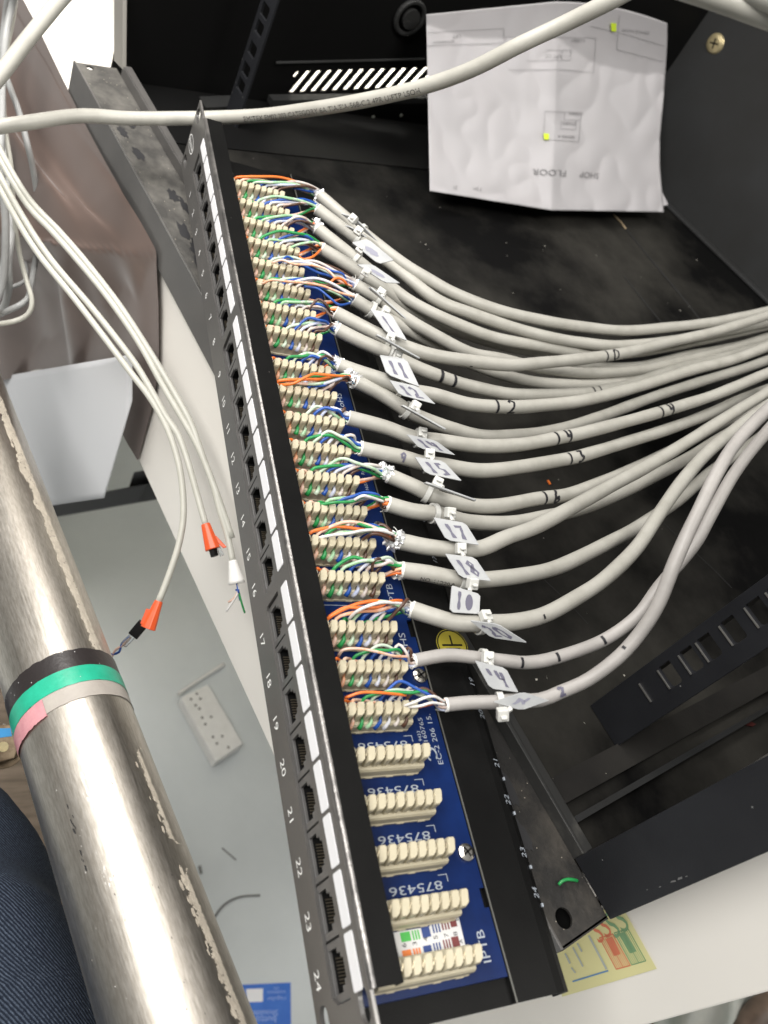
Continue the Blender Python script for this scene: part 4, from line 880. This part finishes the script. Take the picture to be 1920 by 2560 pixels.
    if (hp-p).length >= 9 or True:
        nk = MB(); a = hc; b = ctr+(hc-ctr)*.55; nk.tube([a, (a+b)/2, b], 1.0, 6); nk.build('tie_neck', 'tie', t)

# ================================================================== LOOSE CABLES
t = thing('network_cable', 'white printed network cable crossing above the cabinet and behind the panel ear', 'cable', ats(800, 270, 500))
TC = [(-80,328,468),(60,308,480),(200,290,500),(330,296,516),(500,295,530),(650,289,522),(800,270,500),(950,243,480),(1070,213,465),(1180,173,450),(1300,112,435),(1420,55,425),(1560,-15,410),(1700,-95,400)]
tp = spline([ats(*q) for q in TC], 3); MB().tube(tp, 4.05, 20, wob=.015, seed=99).build('sheath', 'cable_white', t, smooth=True)
cable_print(tp, 4.05, 822, 277, 'EMITEX EM02 203 CATEGORY 6A TIA/EIA-568-C.2 4PR U/FTP LSOH', 2.9, -1.5, 1.0).build('sheath_print', mat('faint_print', (.09, .085, .08), .6), t)
t = thing('network_cable', 'thick pale network cable running up across the top left corner', 'cable', ats(80, 100, 450))
MB().tube(spline([ats(-60, 258, 440), ats(0, 188, 445), ats(60, 110, 452), ats(110, 48, 458), ats(160, -12, 464), ats(240, -90, 470)], 3), 4.1, 18, wob=.03, seed=5).build('sheath', 'cable_white', t, smooth=True)
t = thing('network_cable', 'pale network cable close up across the top right corner', 'cable', ats(1850, 20, 260))
MB().tube(spline([ats(1600, -75, 255), ats(1720, -32, 262), ats(1820, 3, 268), ats(1980, 62, 275)], 3), 3.9, 18, wob=.03, seed=6).build('sheath', 'cable_white', t, smooth=True)
t = thing('network_cable', 'pale network cable at the very top right corner above the other one', 'cable', ats(1900, -10, 262))
MB().tube(spline([ats(1700, -95, 268), ats(1800, -52, 266), ats(1900, -14, 266), ats(2000, 22, 266)], 3), 3.9, 18, wob=.03, seed=8).build('sheath', 'cable_white', t, smooth=True)

LB = [([(52,-40),(32,10),(14,90),(6,200),(4,300),(2,420),(14,560),(8,700),(-20,780)], 15, 560, 'grey cable hugging the left edge, leftmost of the hanging bundle'),
      ([(22,-20),(10,60),(5,150),(24,215),(46,275),(66,350),(84,430),(97,530),(93,620),(80,700),(70,745),(45,765),(0,785)], 12, 600, 'grey cable bowing out farthest right in the hanging bundle'),
      ([(-20,270),(4,330),(18,420),(25,500),(28,580),(20,660),(22,720),(8,770),(-20,800)], 15, 590, 'broad grey cable down the middle of the hanging bundle'),
      ([(45,-40),(30,60),(14,140),(8,230),(14,330),(28,420),(34,520),(46,620),(66,700),(80,750),(70,785),(35,803),(-20,812)], 10, 570, 'pale cable looping lowest under the hanging bundle'),
      ([(36,480),(44,560),(60,640),(68,690),(45,712),(0,722),(-30,726)], 8, 620, 'thin grey cable crossing inside the bottom of the bundle'),
      ([(-20,380),(2,430),(10,520),(14,600),(2,690),(-20,740)], 11, 640, 'dull grey cable half hidden at the back of the bundle')]
for pts, wpx, s_, lab in LB:
    b = [ats(x, y, s_+20*math.sin(k)) for k, (x, y) in enumerate(pts)]; t = thing('network_cable', lab, 'cable', b[len(b)//2], 'grey cables hanging at the left edge')
    MB().tube(spline(b, 4), wpx*s_/FPX/1.0*.62, 12, seed=int(s_)).build('sheath', 'cable_grey' if 'pale' not in lab else 'cable_mid', t, smooth=True)
DC = [([(-40,330),(60,500),(130,578),(185,640),(270,744),(347,856),(405,960),(455,1045),(494,1115),(529,1200),(548,1270),(568,1335),(583,1410)], 'white_end', 'hanging pale cable ending in a white boot with bare blue and orange wires'),
      ([(-60,360),(40,545),(100,640),(185,745),(270,856),(328,933),(370,987),(401,1037),(428,1095),(451,1180),(459,1280),(448,1357),(424,1434),(394,1511)], 'orange_low', 'hanging pale cable with the lower orange boot and a clear plug near the chrome tube'),
      ([(-60,330),(50,530),(127,648),(231,771),(328,895),(372,965),(417,1045),(444,1084),(466,1142),(488,1219),(505,1280),(516,1318)], 'orange_high', 'hanging pale cable with the upper orange boot and a short plug'),
      ([(-40,300),(60,480),(150,580),(215,655),(300,765),(375,880),(432,975),(478,1060),(510,1150),(535,1215),(560,1285),(580,1345)], None, 'hanging pale cable with no plug, right side of the dangling group')]
for pts, end, lab in DC:
    b = [ats(x, y, 520-.03*y) for x, y in pts]; t = thing('patch_lead', lab, 'cable', b[len(b)//2], 'pale leads dangling beside the panel')
    pth = spline(b, 4); MB().tube(pth, 1.85, 12, seed=3).build('sheath', 'cable_mid', t, smooth=True)
    e = pth[-1]; d = (pth[-1]-pth[-4]).normalized()
    F = .63; sdv = d.cross(CC-e).normalized(); vwd = (CC-e).normalized()
    if end == 'orange_low':
        bt = MB().tube(spline([e-d*2, e+d*4, e+d*14], 1.5), lambda q: 2.6+q*2.2, 8, flat=.8); bt.box(e+d*4+sdv*1.5-vwd, d*9, sdv*3.4, vwd*2); bt.build('strain_boot', 'orange_boot', t, bevel=.4)
        a, b_, c_, d_ = [ats(x, y, 478) for x, y in [(374, 1540), (347, 1572), (309, 1612), (279, 1643)]]; x_ = (b_-a).normalized(); y_ = x_.cross(CC-a).normalized(); z_ = x_.cross(y_)
        MB().box(b_-y_*3-z_*2-x_*4, x_*9, y_*6, z_*4.4).build('plug', M['dark'], t, bevel=.4)
        MB().tube([b_, c_], 2.0, 8).build('plug_body', 'clear', t)
        MB().tube(spline([c_-x_*6, c_, (c_+d_)/2+y_*1.2, d_], 1.5), .7, 6).build('bare_wire', 'w_wo', t, smooth=True); MB().tube(spline([c_-x_*6, c_+y_*1.2, (c_+d_)/2-y_*1, d_+y_*2], 1.5), .7, 6).build('bare_wire', 'w_b', t, smooth=True)
    if end == 'orange_high':
        bt = MB().tube(spline([e-d*2, e+d*3, e+d*13], 1.5), lambda q: 2.7+q*1.9, 8, flat=.8); bt.box(e+d*6-sdv*1.6-vwd, d*8-sdv*4, sdv*-2.2, vwd*2); bt.build('strain_boot', 'orange_boot', t, bevel=.4)
        MB().tube([e+d*12, e+d*17], 2.4, 6).build('plug', M['dark'], t); MB().tube([e+d*12.5-sdv*3, e+d*18-sdv*4], 1.3, 6).build('plug_body', 'clear', t)
    if end == 'white_end':
        MB().tube(spline([e-d*2, e+d*3, e+d*11], 1.5), lambda q: 2.3+q*2.6, 10, flat=.85).build('strain_boot', 'socket', t, smooth=True)
        w0 = e+d*10
        for q, cm_, tgt in [(0, 'w_b', (600, 1500)), (1, 'w_g', (612, 1532)), (2, 'w_wo', (571, 1505)), (3, 'w_w', (566, 1528)), (4, 'w_b', (590, 1475))]:
            tp_ = ats(*tgt, 478); MB().tube(spline([w0, w0+d*5+Vector((q-2, 0, 0))*.6, (w0+d*6+tp_)/2+Vector((math.sin(q), 0, 0)), tp_], 1.5), .62, 6).build('bare_wire', cm_, t, smooth=True)

# ================================================================== PAPER
def pap(px, py, off=0.0):
    nz = 3.0*noise.noise(Vector((px*.006, py*.006, .3)))+2.2*(1-2*abs(noise.noise(Vector((px*.017, py*.012, 4.3)))))
    x = (px-1065)/600; wv = 4*math.sin(x*9.5)*math.exp(-((py-120)/260)**2)+nz*1.3
    fx = px-(1396-(py-20)*.035); crease = -5*max(0, 1-abs(fx)/60)+(.13*fx if fx > 0 else 0)
    s_ = 690+160*x+wv*(.6+.7*x)+crease; d = ray(px, py); du = d.dot(UX)
    if du < 0:
        lim = (-8-(CC-O0).dot(UX))/du
        if s_ > lim-14: s_ = lim-14+14*math.tanh((s_-lim+14)/40)*.9      # kept just clear of the side panel
    return CC+d*(s_-off)
EL = lambda y: 1066+(y-35)*.018; ER = lambda y: 1668-((y-60)**1)*.0+(-18 if y > 330 else -18*(max(0, y-60)/270)**1.3)+(10*max(0, (y-400)/130))
ET = lambda x: 36-(x-1066)*.10 if x < 1396 else 4+(x-1396)*.20*((x-1396)/272)
EB = lambda x: 476+(x-1066)*.16 if x < 1380 else 526+(x-1380)*.015
t = thing('paper_sheet', 'creased white sheet with pencil plan and two yellow highlighter dots, leaning in the cabinet', 'paper', pap(1360, 500))
def pf_(u, v):
    y_ = 20+v*500; xl = EL(y_); xr = ER(y_); x = xl+(xr-xl)*u; y = ET(x)+(EB(x)-ET(x))*v; return pap(x, y)
MB().grid(pf_, 140, 100).build('sheet', 'paper', t, smooth=True, solid=.15)
t2 = MB().quad(pap(1640, 450, -6), pap(1668, 505, -6), pap(1670, 512, -6), pap(1655, 515, -6)).build('paper_corner', 'paper', t)
ln = MB(); ld = MB()
def pl_(mb, pts, wd=1.3):
    for a, b in zip(pts[:-1], pts[1:]):
        a = Vector(a); b = Vector(b); n_ = max(1, int((b-a).length/12)); d = (b-a).normalized(); nn = Vector((-d.y, d.x))*wd/2
        for k in range(n_):
            p_ = a+(b-a)*k/n_; q_ = a+(b-a)*(k+1)/n_; mb.quad(pap(*(p_+nn), 1.5), pap(*(q_+nn), 1.5), pap(*(q_-nn), 1.5), pap(*(p_-nn), 1.5))
z3 = lambda x, y: (1200+x/2.304, y/2.304)
z9 = lambda x, y: (1040+x/3.606, 80+y/3.606)
pl_(ln, [z9(98, 122), z9(800, 98), z9(795, -35), z9(95, 5)]); pl_(ln, [z3(152, 212), z3(670, 218), z3(655, 420), z3(480, 400), z3(165, 402)]); pl_(ln, [z3(152, 212), z3(150, 320)])
pl_(ln, [z3(270, 350), z3(520, 345), z3(528, 290), z3(380, 288)]); pl_(ln, [z3(470, 345), z3(475, 292)])
pl_(ln, [z3(375, 640), z3(585, 648), z3(570, 815), z3(368, 800), z3(375, 640)]); pl_(ln, [z3(490, 645), z3(485, 690), z3(575, 692)]); pl_(ln, [z3(470, 690), z3(465, 740), z3(550, 745), z3(555, 695)])
pl_(ln, [z3(640, 150), z3(800, 185), z3(1065, 265)]); pl_(ln, [z3(805, 90), z3(790, 285), z3(1060, 355)])
def ptext(mb, txt, px, py, hpx, ang=math.pi, sx=1.0):
    mb = MB()
    vs, fs = text2d(txt); ca, sa = math.cos(ang), math.sin(ang)
    mb.add([pap(px+(x*sx*ca+y*sa)*hpx, py+(x*sx*sa-y*ca)*hpx, 1.5) for x, y in vs], fs); mb.build('pencil_word', 'pencil_dark', t)
ptext(ld, 'FLOOR', 1375, 430, 15, math.pi+.06, 1.25); ptext(ld, 'SHOP', 1474, 437, 15, math.pi+.1, .9)
ptext(ld, 'LIFT CC', 1383, 140, 8, math.pi+.03); ptext(ld, 'LIFT', 1142, 90, 8, math.pi); ptext(ld, 'BETWEEN 8-9', 1110, 104, 6, math.pi-.05); ptext(ld, '21', 1138, 468, 8, math.pi); ptext(ld, '7 Jan', 1194, 472, 8, math.pi)
ptext(ld, 'COMMS', 1440, 283, 7, math.pi+.04); ptext(ld, 'STAIRS', 1424, 308, 8, math.pi+.04); ptext(ld, 'SERVER A', 1416, 341, 7, math.pi+.06); ptext(ld, 'LOBBY', 1445, 101, 8, math.pi+.05); ptext(ld, 'SERVICE ROOM', 1590, 78, 7, math.pi+.12)
ln.build('pencil_lines', 'pencil', t); pass
for (x, y, a, b) in [z3(770, 157)+(7, 11), z3(382, 786)+(7, 8)]:
    MB().add([pap(x-a, y-b, 2.6), pap(x+a, y-b*.9, 2.6), pap(x+a*.9, y+b, 2.6), pap(x-a*.8, y+b*.9, 2.6)], [(0, 1, 2, 3)]).build('highlighter_dot', 'highlighter', t)

# ================================================================== BACKGROUND LEFT
# satin cloth draped beside the cabinet
def rightx(y):
    K = [(-60, 95), (0, 122), (110, 168), (270, 226), (480, 304), (640, 392), (760, 440), (900, 482), (1000, 488), (1150, 462)]
    for (a, b), (c_, d_) in zip(K[:-1], K[1:]):
        if y <= c_: return b+(d_-b)*(y-a)/(c_-a)
    return 462
def hem(tt): return 972-62*min(1, tt/.55) if tt < .62 else 910+(tt-.62)/.38*235
KN = {}
def cloth(u, v):
    y = -60+(hem(u)+60)*v; x = -110+(rightx(y)+110)*u
    yk = 560+80*u
    def zf(x, y): return -78-.25*(max(0, rightx(y)-x))
    def top(x, y): 
        p = atz(x, y, zf(x, y)); return p
    wr = 5*math.sin(u*7+v*1.5)*math.sin(v*3.1)
    sag_ = 1-min(1, max(0, (y-yk)/60))
    if y <= yk: p = top(x, y); rd = math.sin((x-.72*y+60)*.030); rd2 = math.sin((x-.60*y)*.071+1.2); p = p+Vector((0, 0, wr*.5+(10*rd+2.5*rd2)*min(1, (1-u)*5)*min(1, max(0, (yk-y)/130))-14*math.sin(max(0, min(1, (y-80)/480))*math.pi*1.0)*(1-u*.7)))
    else:
        a = top(-110, 560); b = top(rightx(640), 640); d = (b-a); d.z = 0; d.normalize(); n = Vector((-d.y, d.x, 0)); r__ = ray(x, y); s__ = (a-CC).dot(n)/r__.dot(n); q_ = (y-yk)/500; s__ *= 1+.22*max(0, q_)**.8*(1-.75*u); p = CC+r__*s__
        fold = (6.5*math.sin(u*17+v*2)+3.0*math.sin(u*37-v*3)+6*math.sin(u*8-1))*min(1, (y-yk)/150); p = p-n*fold*(1 if n.dot(CC-a) < 0 else -1)*-1
    dv = (p-O0).dot(VX)
    if dv > -22: p = p-VX*(dv+22)*.9
    return p
t = thing('satin_cloth', 'shiny brown satin cloth draped beside the dusty rail', 'cloth', cloth(.5, .5))
MB().grid(cloth, 60, 90).build('drape', 'satin', t, smooth=True, subsurf=1)
# white sheet under its hem
def V4(px, py, v=-60): return atv(px, py, v)
def wsh(u, v):
    x = -90+420*u; yt = 942-.17*x; yb = 1235+(1-u)*60
    if u > .84: yb = 1235-(u-.84)*1450
    y = yt+(yb-yt)*v; return atv(x, y, -34+4*math.sin(u*6))
t = thing('white_sheet', 'plain white sheet hanging below the hem of the brown satin', 'sheet', wsh(.5, .5)); MB().grid(wsh, 24, 20).build('sheet', 'white_sheet', t, smooth=True, solid=.6)
# black bar on the floor
a = ats(100, 1290, 1000); b = ats(352, 1245, 960); d = (b-a); n = up
t = thing('black_bracket', 'blurred black bracket lying on the grey floor behind the hanging leads', 'bracket', (a+b)/2)
mbk = MB().box(a-up*8, d, VX*26, up*34); mbk.box(ats(318, 1222, 965), (b-a)*.16, VX*20, up*30); mbk.build('bracket_bar', 'black_thing', t, bevel=2)
# power socket strip
q4 = [atz(451, 1743, FLZ+24), atz(521, 1710, FLZ+24), atz(608, 1859, FLZ+24), atz(540, 1905, FLZ+24)]
t = thing('socket_strip', 'ivory socket strip with rows of pin holes lying on the grey floor', 'socket strip', sum(q4, Vector())/4-up*24)
MB().prism(q4, up*-24).build('casing', 'socket', t, bevel=2.5)
ph = MB()
for x, y in [(1275, 1178), (1238, 1213), (1298, 1210), (1268, 1253), (1293, 1275), (1310, 1333), (1368, 1328), (1330, 1375), (1380, 1458), (1440, 1453), (1405, 1500), (1480, 1525)]:
    ph.disc(atz(x/2.592, 1280+y/2.592, FLZ+24.1), up, 2.0, .4, 10)
ph.build('pin_hole', mat('dull_hole', (.12, .11, .09), .7), t)
MB().tube(spline([atz(445, 1735, FLZ+8), atz(490, 1705, FLZ+6), atz(560, 1660, FLZ+6)], 8), 3, 8).build('flex', 'socket', t, smooth=True)
# blue card
def fc(x, y, h=1): return atz(580+x/9.217, 2440+y/9.217, FLZ+h)
t = thing('blue_card', 'bright blue printed card with a white square lying on the grey floor', 'card', fc(700, 600))
MB().prism([fc(150, 205), fc(1350, 150), fc(1365, 1400), fc(150, 1400)], up*-.9).build('card', 'flyer', t)
MB().prism([fc(325, 300, 1.6), fc(715, 285, 1.6), fc(710, 590, 1.6), fc(345, 605, 1.6)], up*-.4).build('white_square', 'label', t)
tx = MB()
def ctext(s_, cx_, cy_, h_, sx=1.0):
    o_ = fc(cx_, cy_, 1.5); rt_ = fc(cx_-100, cy_+3, 1.5)-o_; u_ = fc(cx_, cy_+100, 1.5)-o_; put_text(tx, s_, h_, o_, rt_, u_, sx)
ctext('Shoulder', 735, 850, 7, 1.1); ctext('button', 740, 1000, 8, 1.1); ctext('size', 1020, 285, 3.5); ctext('cotton', 1025, 375, 4.5, 1.5); ctext('regular', 1025, 520, 4.5, 1.5)
tx.build('card_words', 'flyer_text', t)
# scuffs and offcuts on the floor
fs_ = MB()
for (pp, wd) in [([(530, 2300), (560, 2262), (600, 2242), (650, 2238)], 6), ([(498, 2165), (502, 2185)], 8), ([(555, 2120), (590, 2150)], 3)]:
    fs_.tube(spline([atz(x, y, FLZ+.5) for x, y in pp], 6), wd*.35, 6, flat=.3)
o = fs_.build('floor_scuffs', mat('grey_scuff_mark', (.17, .17, .165), .7)); tag(o, 'grey scuffs and threads on the pale floor', None, kind='stuff')

# ribbed brown mat, pale object, bolt, at the lower left
mm_ = MB().prism([atz(-200, 1700, -560), atz(110, 1700, -560), atz(330, 2700, -560), atz(-200, 2700, -560)], up*-6)
tag(mm_.build('floor_mat', 'brown_mat', None), 'ribbed brown mat, dusty, between the jeans and the chrome tube', 'mat')
def PQ(x, y): return (x/4.097, 1760+y/4.097)
lp_ = [atz(*PQ(a, b), -520) for a, b in [(215, 1340), (340, 1318), (400, 1500), (450, 1780), (440, 1900), (230, 1520)]]
tag(MB().prism(lp_, up*-30).build('pale_block', 'pale_box', None, bevel=3), 'pale cream plastic block on the brown mat', 'block')
t = thing('bolt', 'rusty hex bolt at the left edge below the taped band', 'bolt', ats(10, 1865, 520)); c = ats(8, 1867, 520); dn = (CC-c).normalized()
MB().disc(c, dn, 13, 3, 28).disc(c+dn*3, dn, 9.5, 5, 6).build('bolt_head', mat('rusty_metal', (.30, .23, .15), .5, metal=.5, col2=(.15, .10, .06), nscale=150), t, bevel=.6)
MB().disc(c+dn*8, dn, 3, .4, 12).build('centre_dot', 'brass', t)

# chrome tube
PA = ats(473, 2645, 300); PB = ats(-23, 1190, 490); ax = (PB-PA).normalized(); PA2 = PA-ax*120; PB2 = PB+ax*160
PR = 25.0
t = thing('chrome_tube', 'scuffed chrome tube in front with black, green, grey and pink tape round it', 'tube', PA)
def ring_at(cen, r, th): return None
n1 = ax.orthogonal().normalized(); n2 = ax.cross(n1)
vw0 = CC-PA; vw0 = (vw0-ax*vw0.dot(ax)).normalized(); sd0 = ax.cross(vw0)    # sd0 points to one flank
def tubept(L, a, r=PR): return PA+ax*L+(vw0*math.cos(a)+sd0*math.sin(a))*r
LT = (PB2-PA).length
mbp = MB(); mbp.grid(lambda u, v: tubept(-120+(LT+120)*v, -math.pi+2*math.pi*u, PR*(1+.0018*noise.noise(Vector((u*14, v*30, 0))))), 96, 140)
mbp.build('tube_wall', 'chrome', t, smooth=True, uv=True)
def tube_ray(px, py, r=PR):
    """where a sight line meets the tube"""
    d = ray(px, py).normalized(); w_ = CC-PA; dd = d-ax*d.dot(ax); ww = w_-ax*w_.dot(ax); a = dd.dot(dd); b = 2*dd.dot(ww); c_ = ww.dot(ww)-r*r; D = b*b-4*a*c_
    if D < 0: return None
    s_ = (-b-math.sqrt(D))/(2*a); p = CC+d*s_; L = (p-PA).dot(ax); q = p-PA-ax*L; return L, math.atan2(q.dot(sd0), q.dot(vw0))
def band(name, m, pts_top, pts_bot, r):
    """tape piece whose upper and lower edges are given as (angle, L) lists"""
    mb = MB(); n = len(pts_top)
    mb.add([tubept(L, a, r) for a, L in pts_top]+[tubept(L, a, r) for a, L in pts_bot], [(i, i+1, n+i+1, n+i) for i in range(n-1)]); mb.build(name, m, t, smooth=True)
def LA(px, py):
    q = tube_ray(px, py); return q
rt_ = LA(262, 1640); lf_ = LA(40, 1745)
L_top = LA(150, 1632); L_g1 = LA(170, 1672); L_g2 = LA(180, 1712); L_gr = LA(195, 1748)
def edge(Lc, slope, seed, j=.35, lo=-math.pi, hi=math.pi, n=90):
    rnd = random.Random(seed); return [(lo+(hi-lo)*k/n, Lc[0]+slope*math.sin(lo+(hi-lo)*k/n-Lc[1])*1.0+rnd.uniform(-j, j)) for k in range(n+1)]
band('black_tape', 'tape_black', edge(L_top, 1.2, 1, .35), edge(L_g1, 1.2, 2, .1), PR+.35)
band('green_tape', 'tape_green', edge(L_g1, 1.2, 3, .1), edge(L_g2, 1.2, 4, .15), PR+.5)
band('grey_tape', 'tape_grey', edge(L_g2, 1.2, 5, .1), edge(L_gr, 1.2, 6, .15), PR+.3)
aL = LA(30, 1800)[1]; aR = LA(105, 1745)[1]
if aL > aR: aL, aR = aR, aL
e1 = edge((L_g2[0]-.6, L_g2[1]), 1.2, 7, .15, aL-.25, aR, 30); e2 = edge((L_gr[0]-1.2, L_gr[1]), 1.2, 8, .3, aL-.25, aR, 30)
band('pink_tape', 'tape_pink', e1, e2, PR+.75)
# plaster residue and scuffs along the right flank
def patch(name, m, pxs, r=PR+.08):
    P_ = [tube_ray(*q, PR) for q in pxs]; P_ = [q for q in P_ if q]
    if len(P_) < 3: return
    mb = MB(); mb.add([tubept(L, a, r) for L, a in P_], [tuple(range(len(P_)))]); return mb
rnd = random.Random(17); rs = MB()
def scabs(y0, y1, fn_x, wpx, cnt, mbx, seed, sz=(8, 22)):
    rnd = random.Random(seed)
    for _ in range(cnt):
        y = rnd.uniform(y0, y1); x = fn_x(y)+rnd.uniform(-wpx, wpx); a = rnd.uniform(*sz); b = a*rnd.uniform(.18, .4); n = 9; q = []
        for k in range(n):
            th = 2*math.pi*k/n; rr = rnd.uniform(.6, 1.1); ex = math.cos(th)*b*rr; ey = math.sin(th)*a*rr; q.append((x+ex+ey*.37, y+ey))
        p_ = patch('', '', q)
        if p_: mbx.add(p_.v, p_.f)
ed = lambda y: 633+(y-2560)*.397
for y0_, y1_, dx_, w_, n_, sd_, sz_ in [(960, 1640, 20, 9, 60, 1, (6, 18)), (1880, 2100, 26, 8, 18, 2, (6, 16)), (2150, 2560, 34, 9, 34, 3, (8, 18)), (1290, 1420, 215, 26, 10, 9, (3, 7))]:
    rs = MB(); scabs(y0_, y1_, lambda y, dx_=dx_: ed(y)-dx_, w_, n_, rs, sd_, sz_); rs.build('plaster_residue', 'pipe_stain', t)
def smear(y0, y1, inner, outer, seed, m_, nm_, nY=220, nX=12):
    rnd = random.Random(seed); mb = MB(); ji = [rnd.uniform(-.6, .6)+1.6*noise.noise(Vector((q_*.09, seed, 0)))+1.0*noise.noise(Vector((q_*.31, seed, 3))) for q_ in range(nY+1)]; jo = [rnd.uniform(-1, 1) for _ in range(nY+1)]; rows = []
    for a in range(nY+1):
        y = y0+(y1-y0)*a/nY; k = min(1, a/14, (nY-a)/14)
        xa = ed(y)-inner*k-6-ji[a]*5; xb_ = ed(y)-6-outer-jo[a]*2; row = []
        for b in range(nX+1):
            q = tube_ray(xa+(xb_-xa)*b/nX, y); row.append(tubept(q[0], q[1], PR+.05) if q else None)
        rows.append(row)
    for a in range(nY):
        for b in range(nX):
            c4 = [rows[a][b], rows[a][b+1], rows[a+1][b+1], rows[a+1][b]]
            if all(c4): mb.add(c4, [(0, 1, 2, 3)])
    mb.build(nm_, m_, t, smooth=True)
smear(960, 1655, 20, 2, 31, 'pipe_film', 'plaster_film'); smear(1870, 2110, 18, 8, 32, 'pipe_film', 'plaster_film'); smear(2170, 2640, 27, 10, 33, 'pipe_film', 'plaster_film')
wsx = MB(); scabs(1935, 2010, lambda y: 222+(y-1970)*.1, 17, 26, wsx, 4, (3, 8)); scabs(2165, 2220, lambda y: 265+(y-2190)*.55, 14, 12, wsx, 5, (2, 7)); scabs(1900, 2560, lambda y: 150+(y-1900)*.33, 110, 60, wsx, 6, (1, 3))
wsx.build('white_scuff', 'scratch_white', t)
dk = MB(); scabs(2000, 2180, lambda y: 168+(y-2000)*.27, 4, 12, dk, 8, (4, 10)); scabs(1900, 2560, lambda y: 240+(y-1900)*.36, 90, 30, dk, 12, (1, 4)); dk.build('dark_scratch', 'stain', t)
bt_ = MB().prism([ats(-30, 1822, 395), ats(26, 1820, 395), ats(30, 1840, 395), ats(-30, 1848, 395)], (0, 0, -.4)); bt_.build('blue_tape_end', 'tape_blue', t)

# person's leg in jeans at the lower left
t = thing('person', 'person standing at the lower left, one leg in dark blue denim jeans', 'person', ats(20, 2700, 420))
Ls = [(-345, 1900, 470, 46), (-290, 2040, 440, 50), (-232, 2200, 410, 55), (-205, 2350, 385, 60), (-195, 2520, 360, 66), (-180, 2750, 335, 72), (-160, 3000, 320, 78)]
def leg(u, v):
    k = v*(len(Ls)-1); i = min(int(k), len(Ls)-2); f = k-i; A_, B_ = Ls[i], Ls[i+1]; x, y, s_, r_ = [A_[j]+(B_[j]-A_[j])*f for j in range(4)]
    c = ats(x, y, s_); axd = (ats(*B_[:3])-ats(*A_[:3])).normalized(); v_ = (CC-c); v_ = (v_-axd*v_.dot(axd)).normalized(); s2 = axd.cross(v_); th = u*2*math.pi
    rr = r_*(1+.03*math.sin(th*3+v*14)+.02*math.sin(v*23+th)); return c+(v_*math.cos(th)+s2*math.sin(th)*1.0)*rr
jb = MB(); jb.grid(leg, 64, 60); jb.build('jeans', 'denim', t, smooth=True, uv=True)

# clutter behind the white panel, bottom right
def cl(u, v):
    return ats(1030+u*1000, 2640-u*130+v*150-75*(1-v)+0, 900+26*math.sin(u*22)+14*math.sin(u*51+v*3))
t = thing('film_bundle', 'crumpled grey plastic film below the white panel', 'plastic film', cl(.5, .5))
MB().grid(cl, 90, 8).build('film', 'clutter_a', t, smooth=True)
for x0_, x1_, y_ in [(1560, 1640, 2560), (1850, 1990, 2530), (1390, 1440, 2590)]:
    c = ats((x0_+x1_)/2, y_, 860); t = thing('brown_bundle', 'dark brown bundle among the grey film, '+{1560: 'middle one', 1850: 'rightmost one', 1390: 'leftmost one'}[x0_], 'bundle', c, 'dark bundles under the panel')
    MB().tube(spline([ats(x0_, y_+90, 860), ats((x0_+x1_)/2, y_, 860), ats(x1_, y_-60, 870)], 6), (x1_-x0_)*.13, 12, wob=.1).build('wrap', 'clutter_b', t, smooth=True)
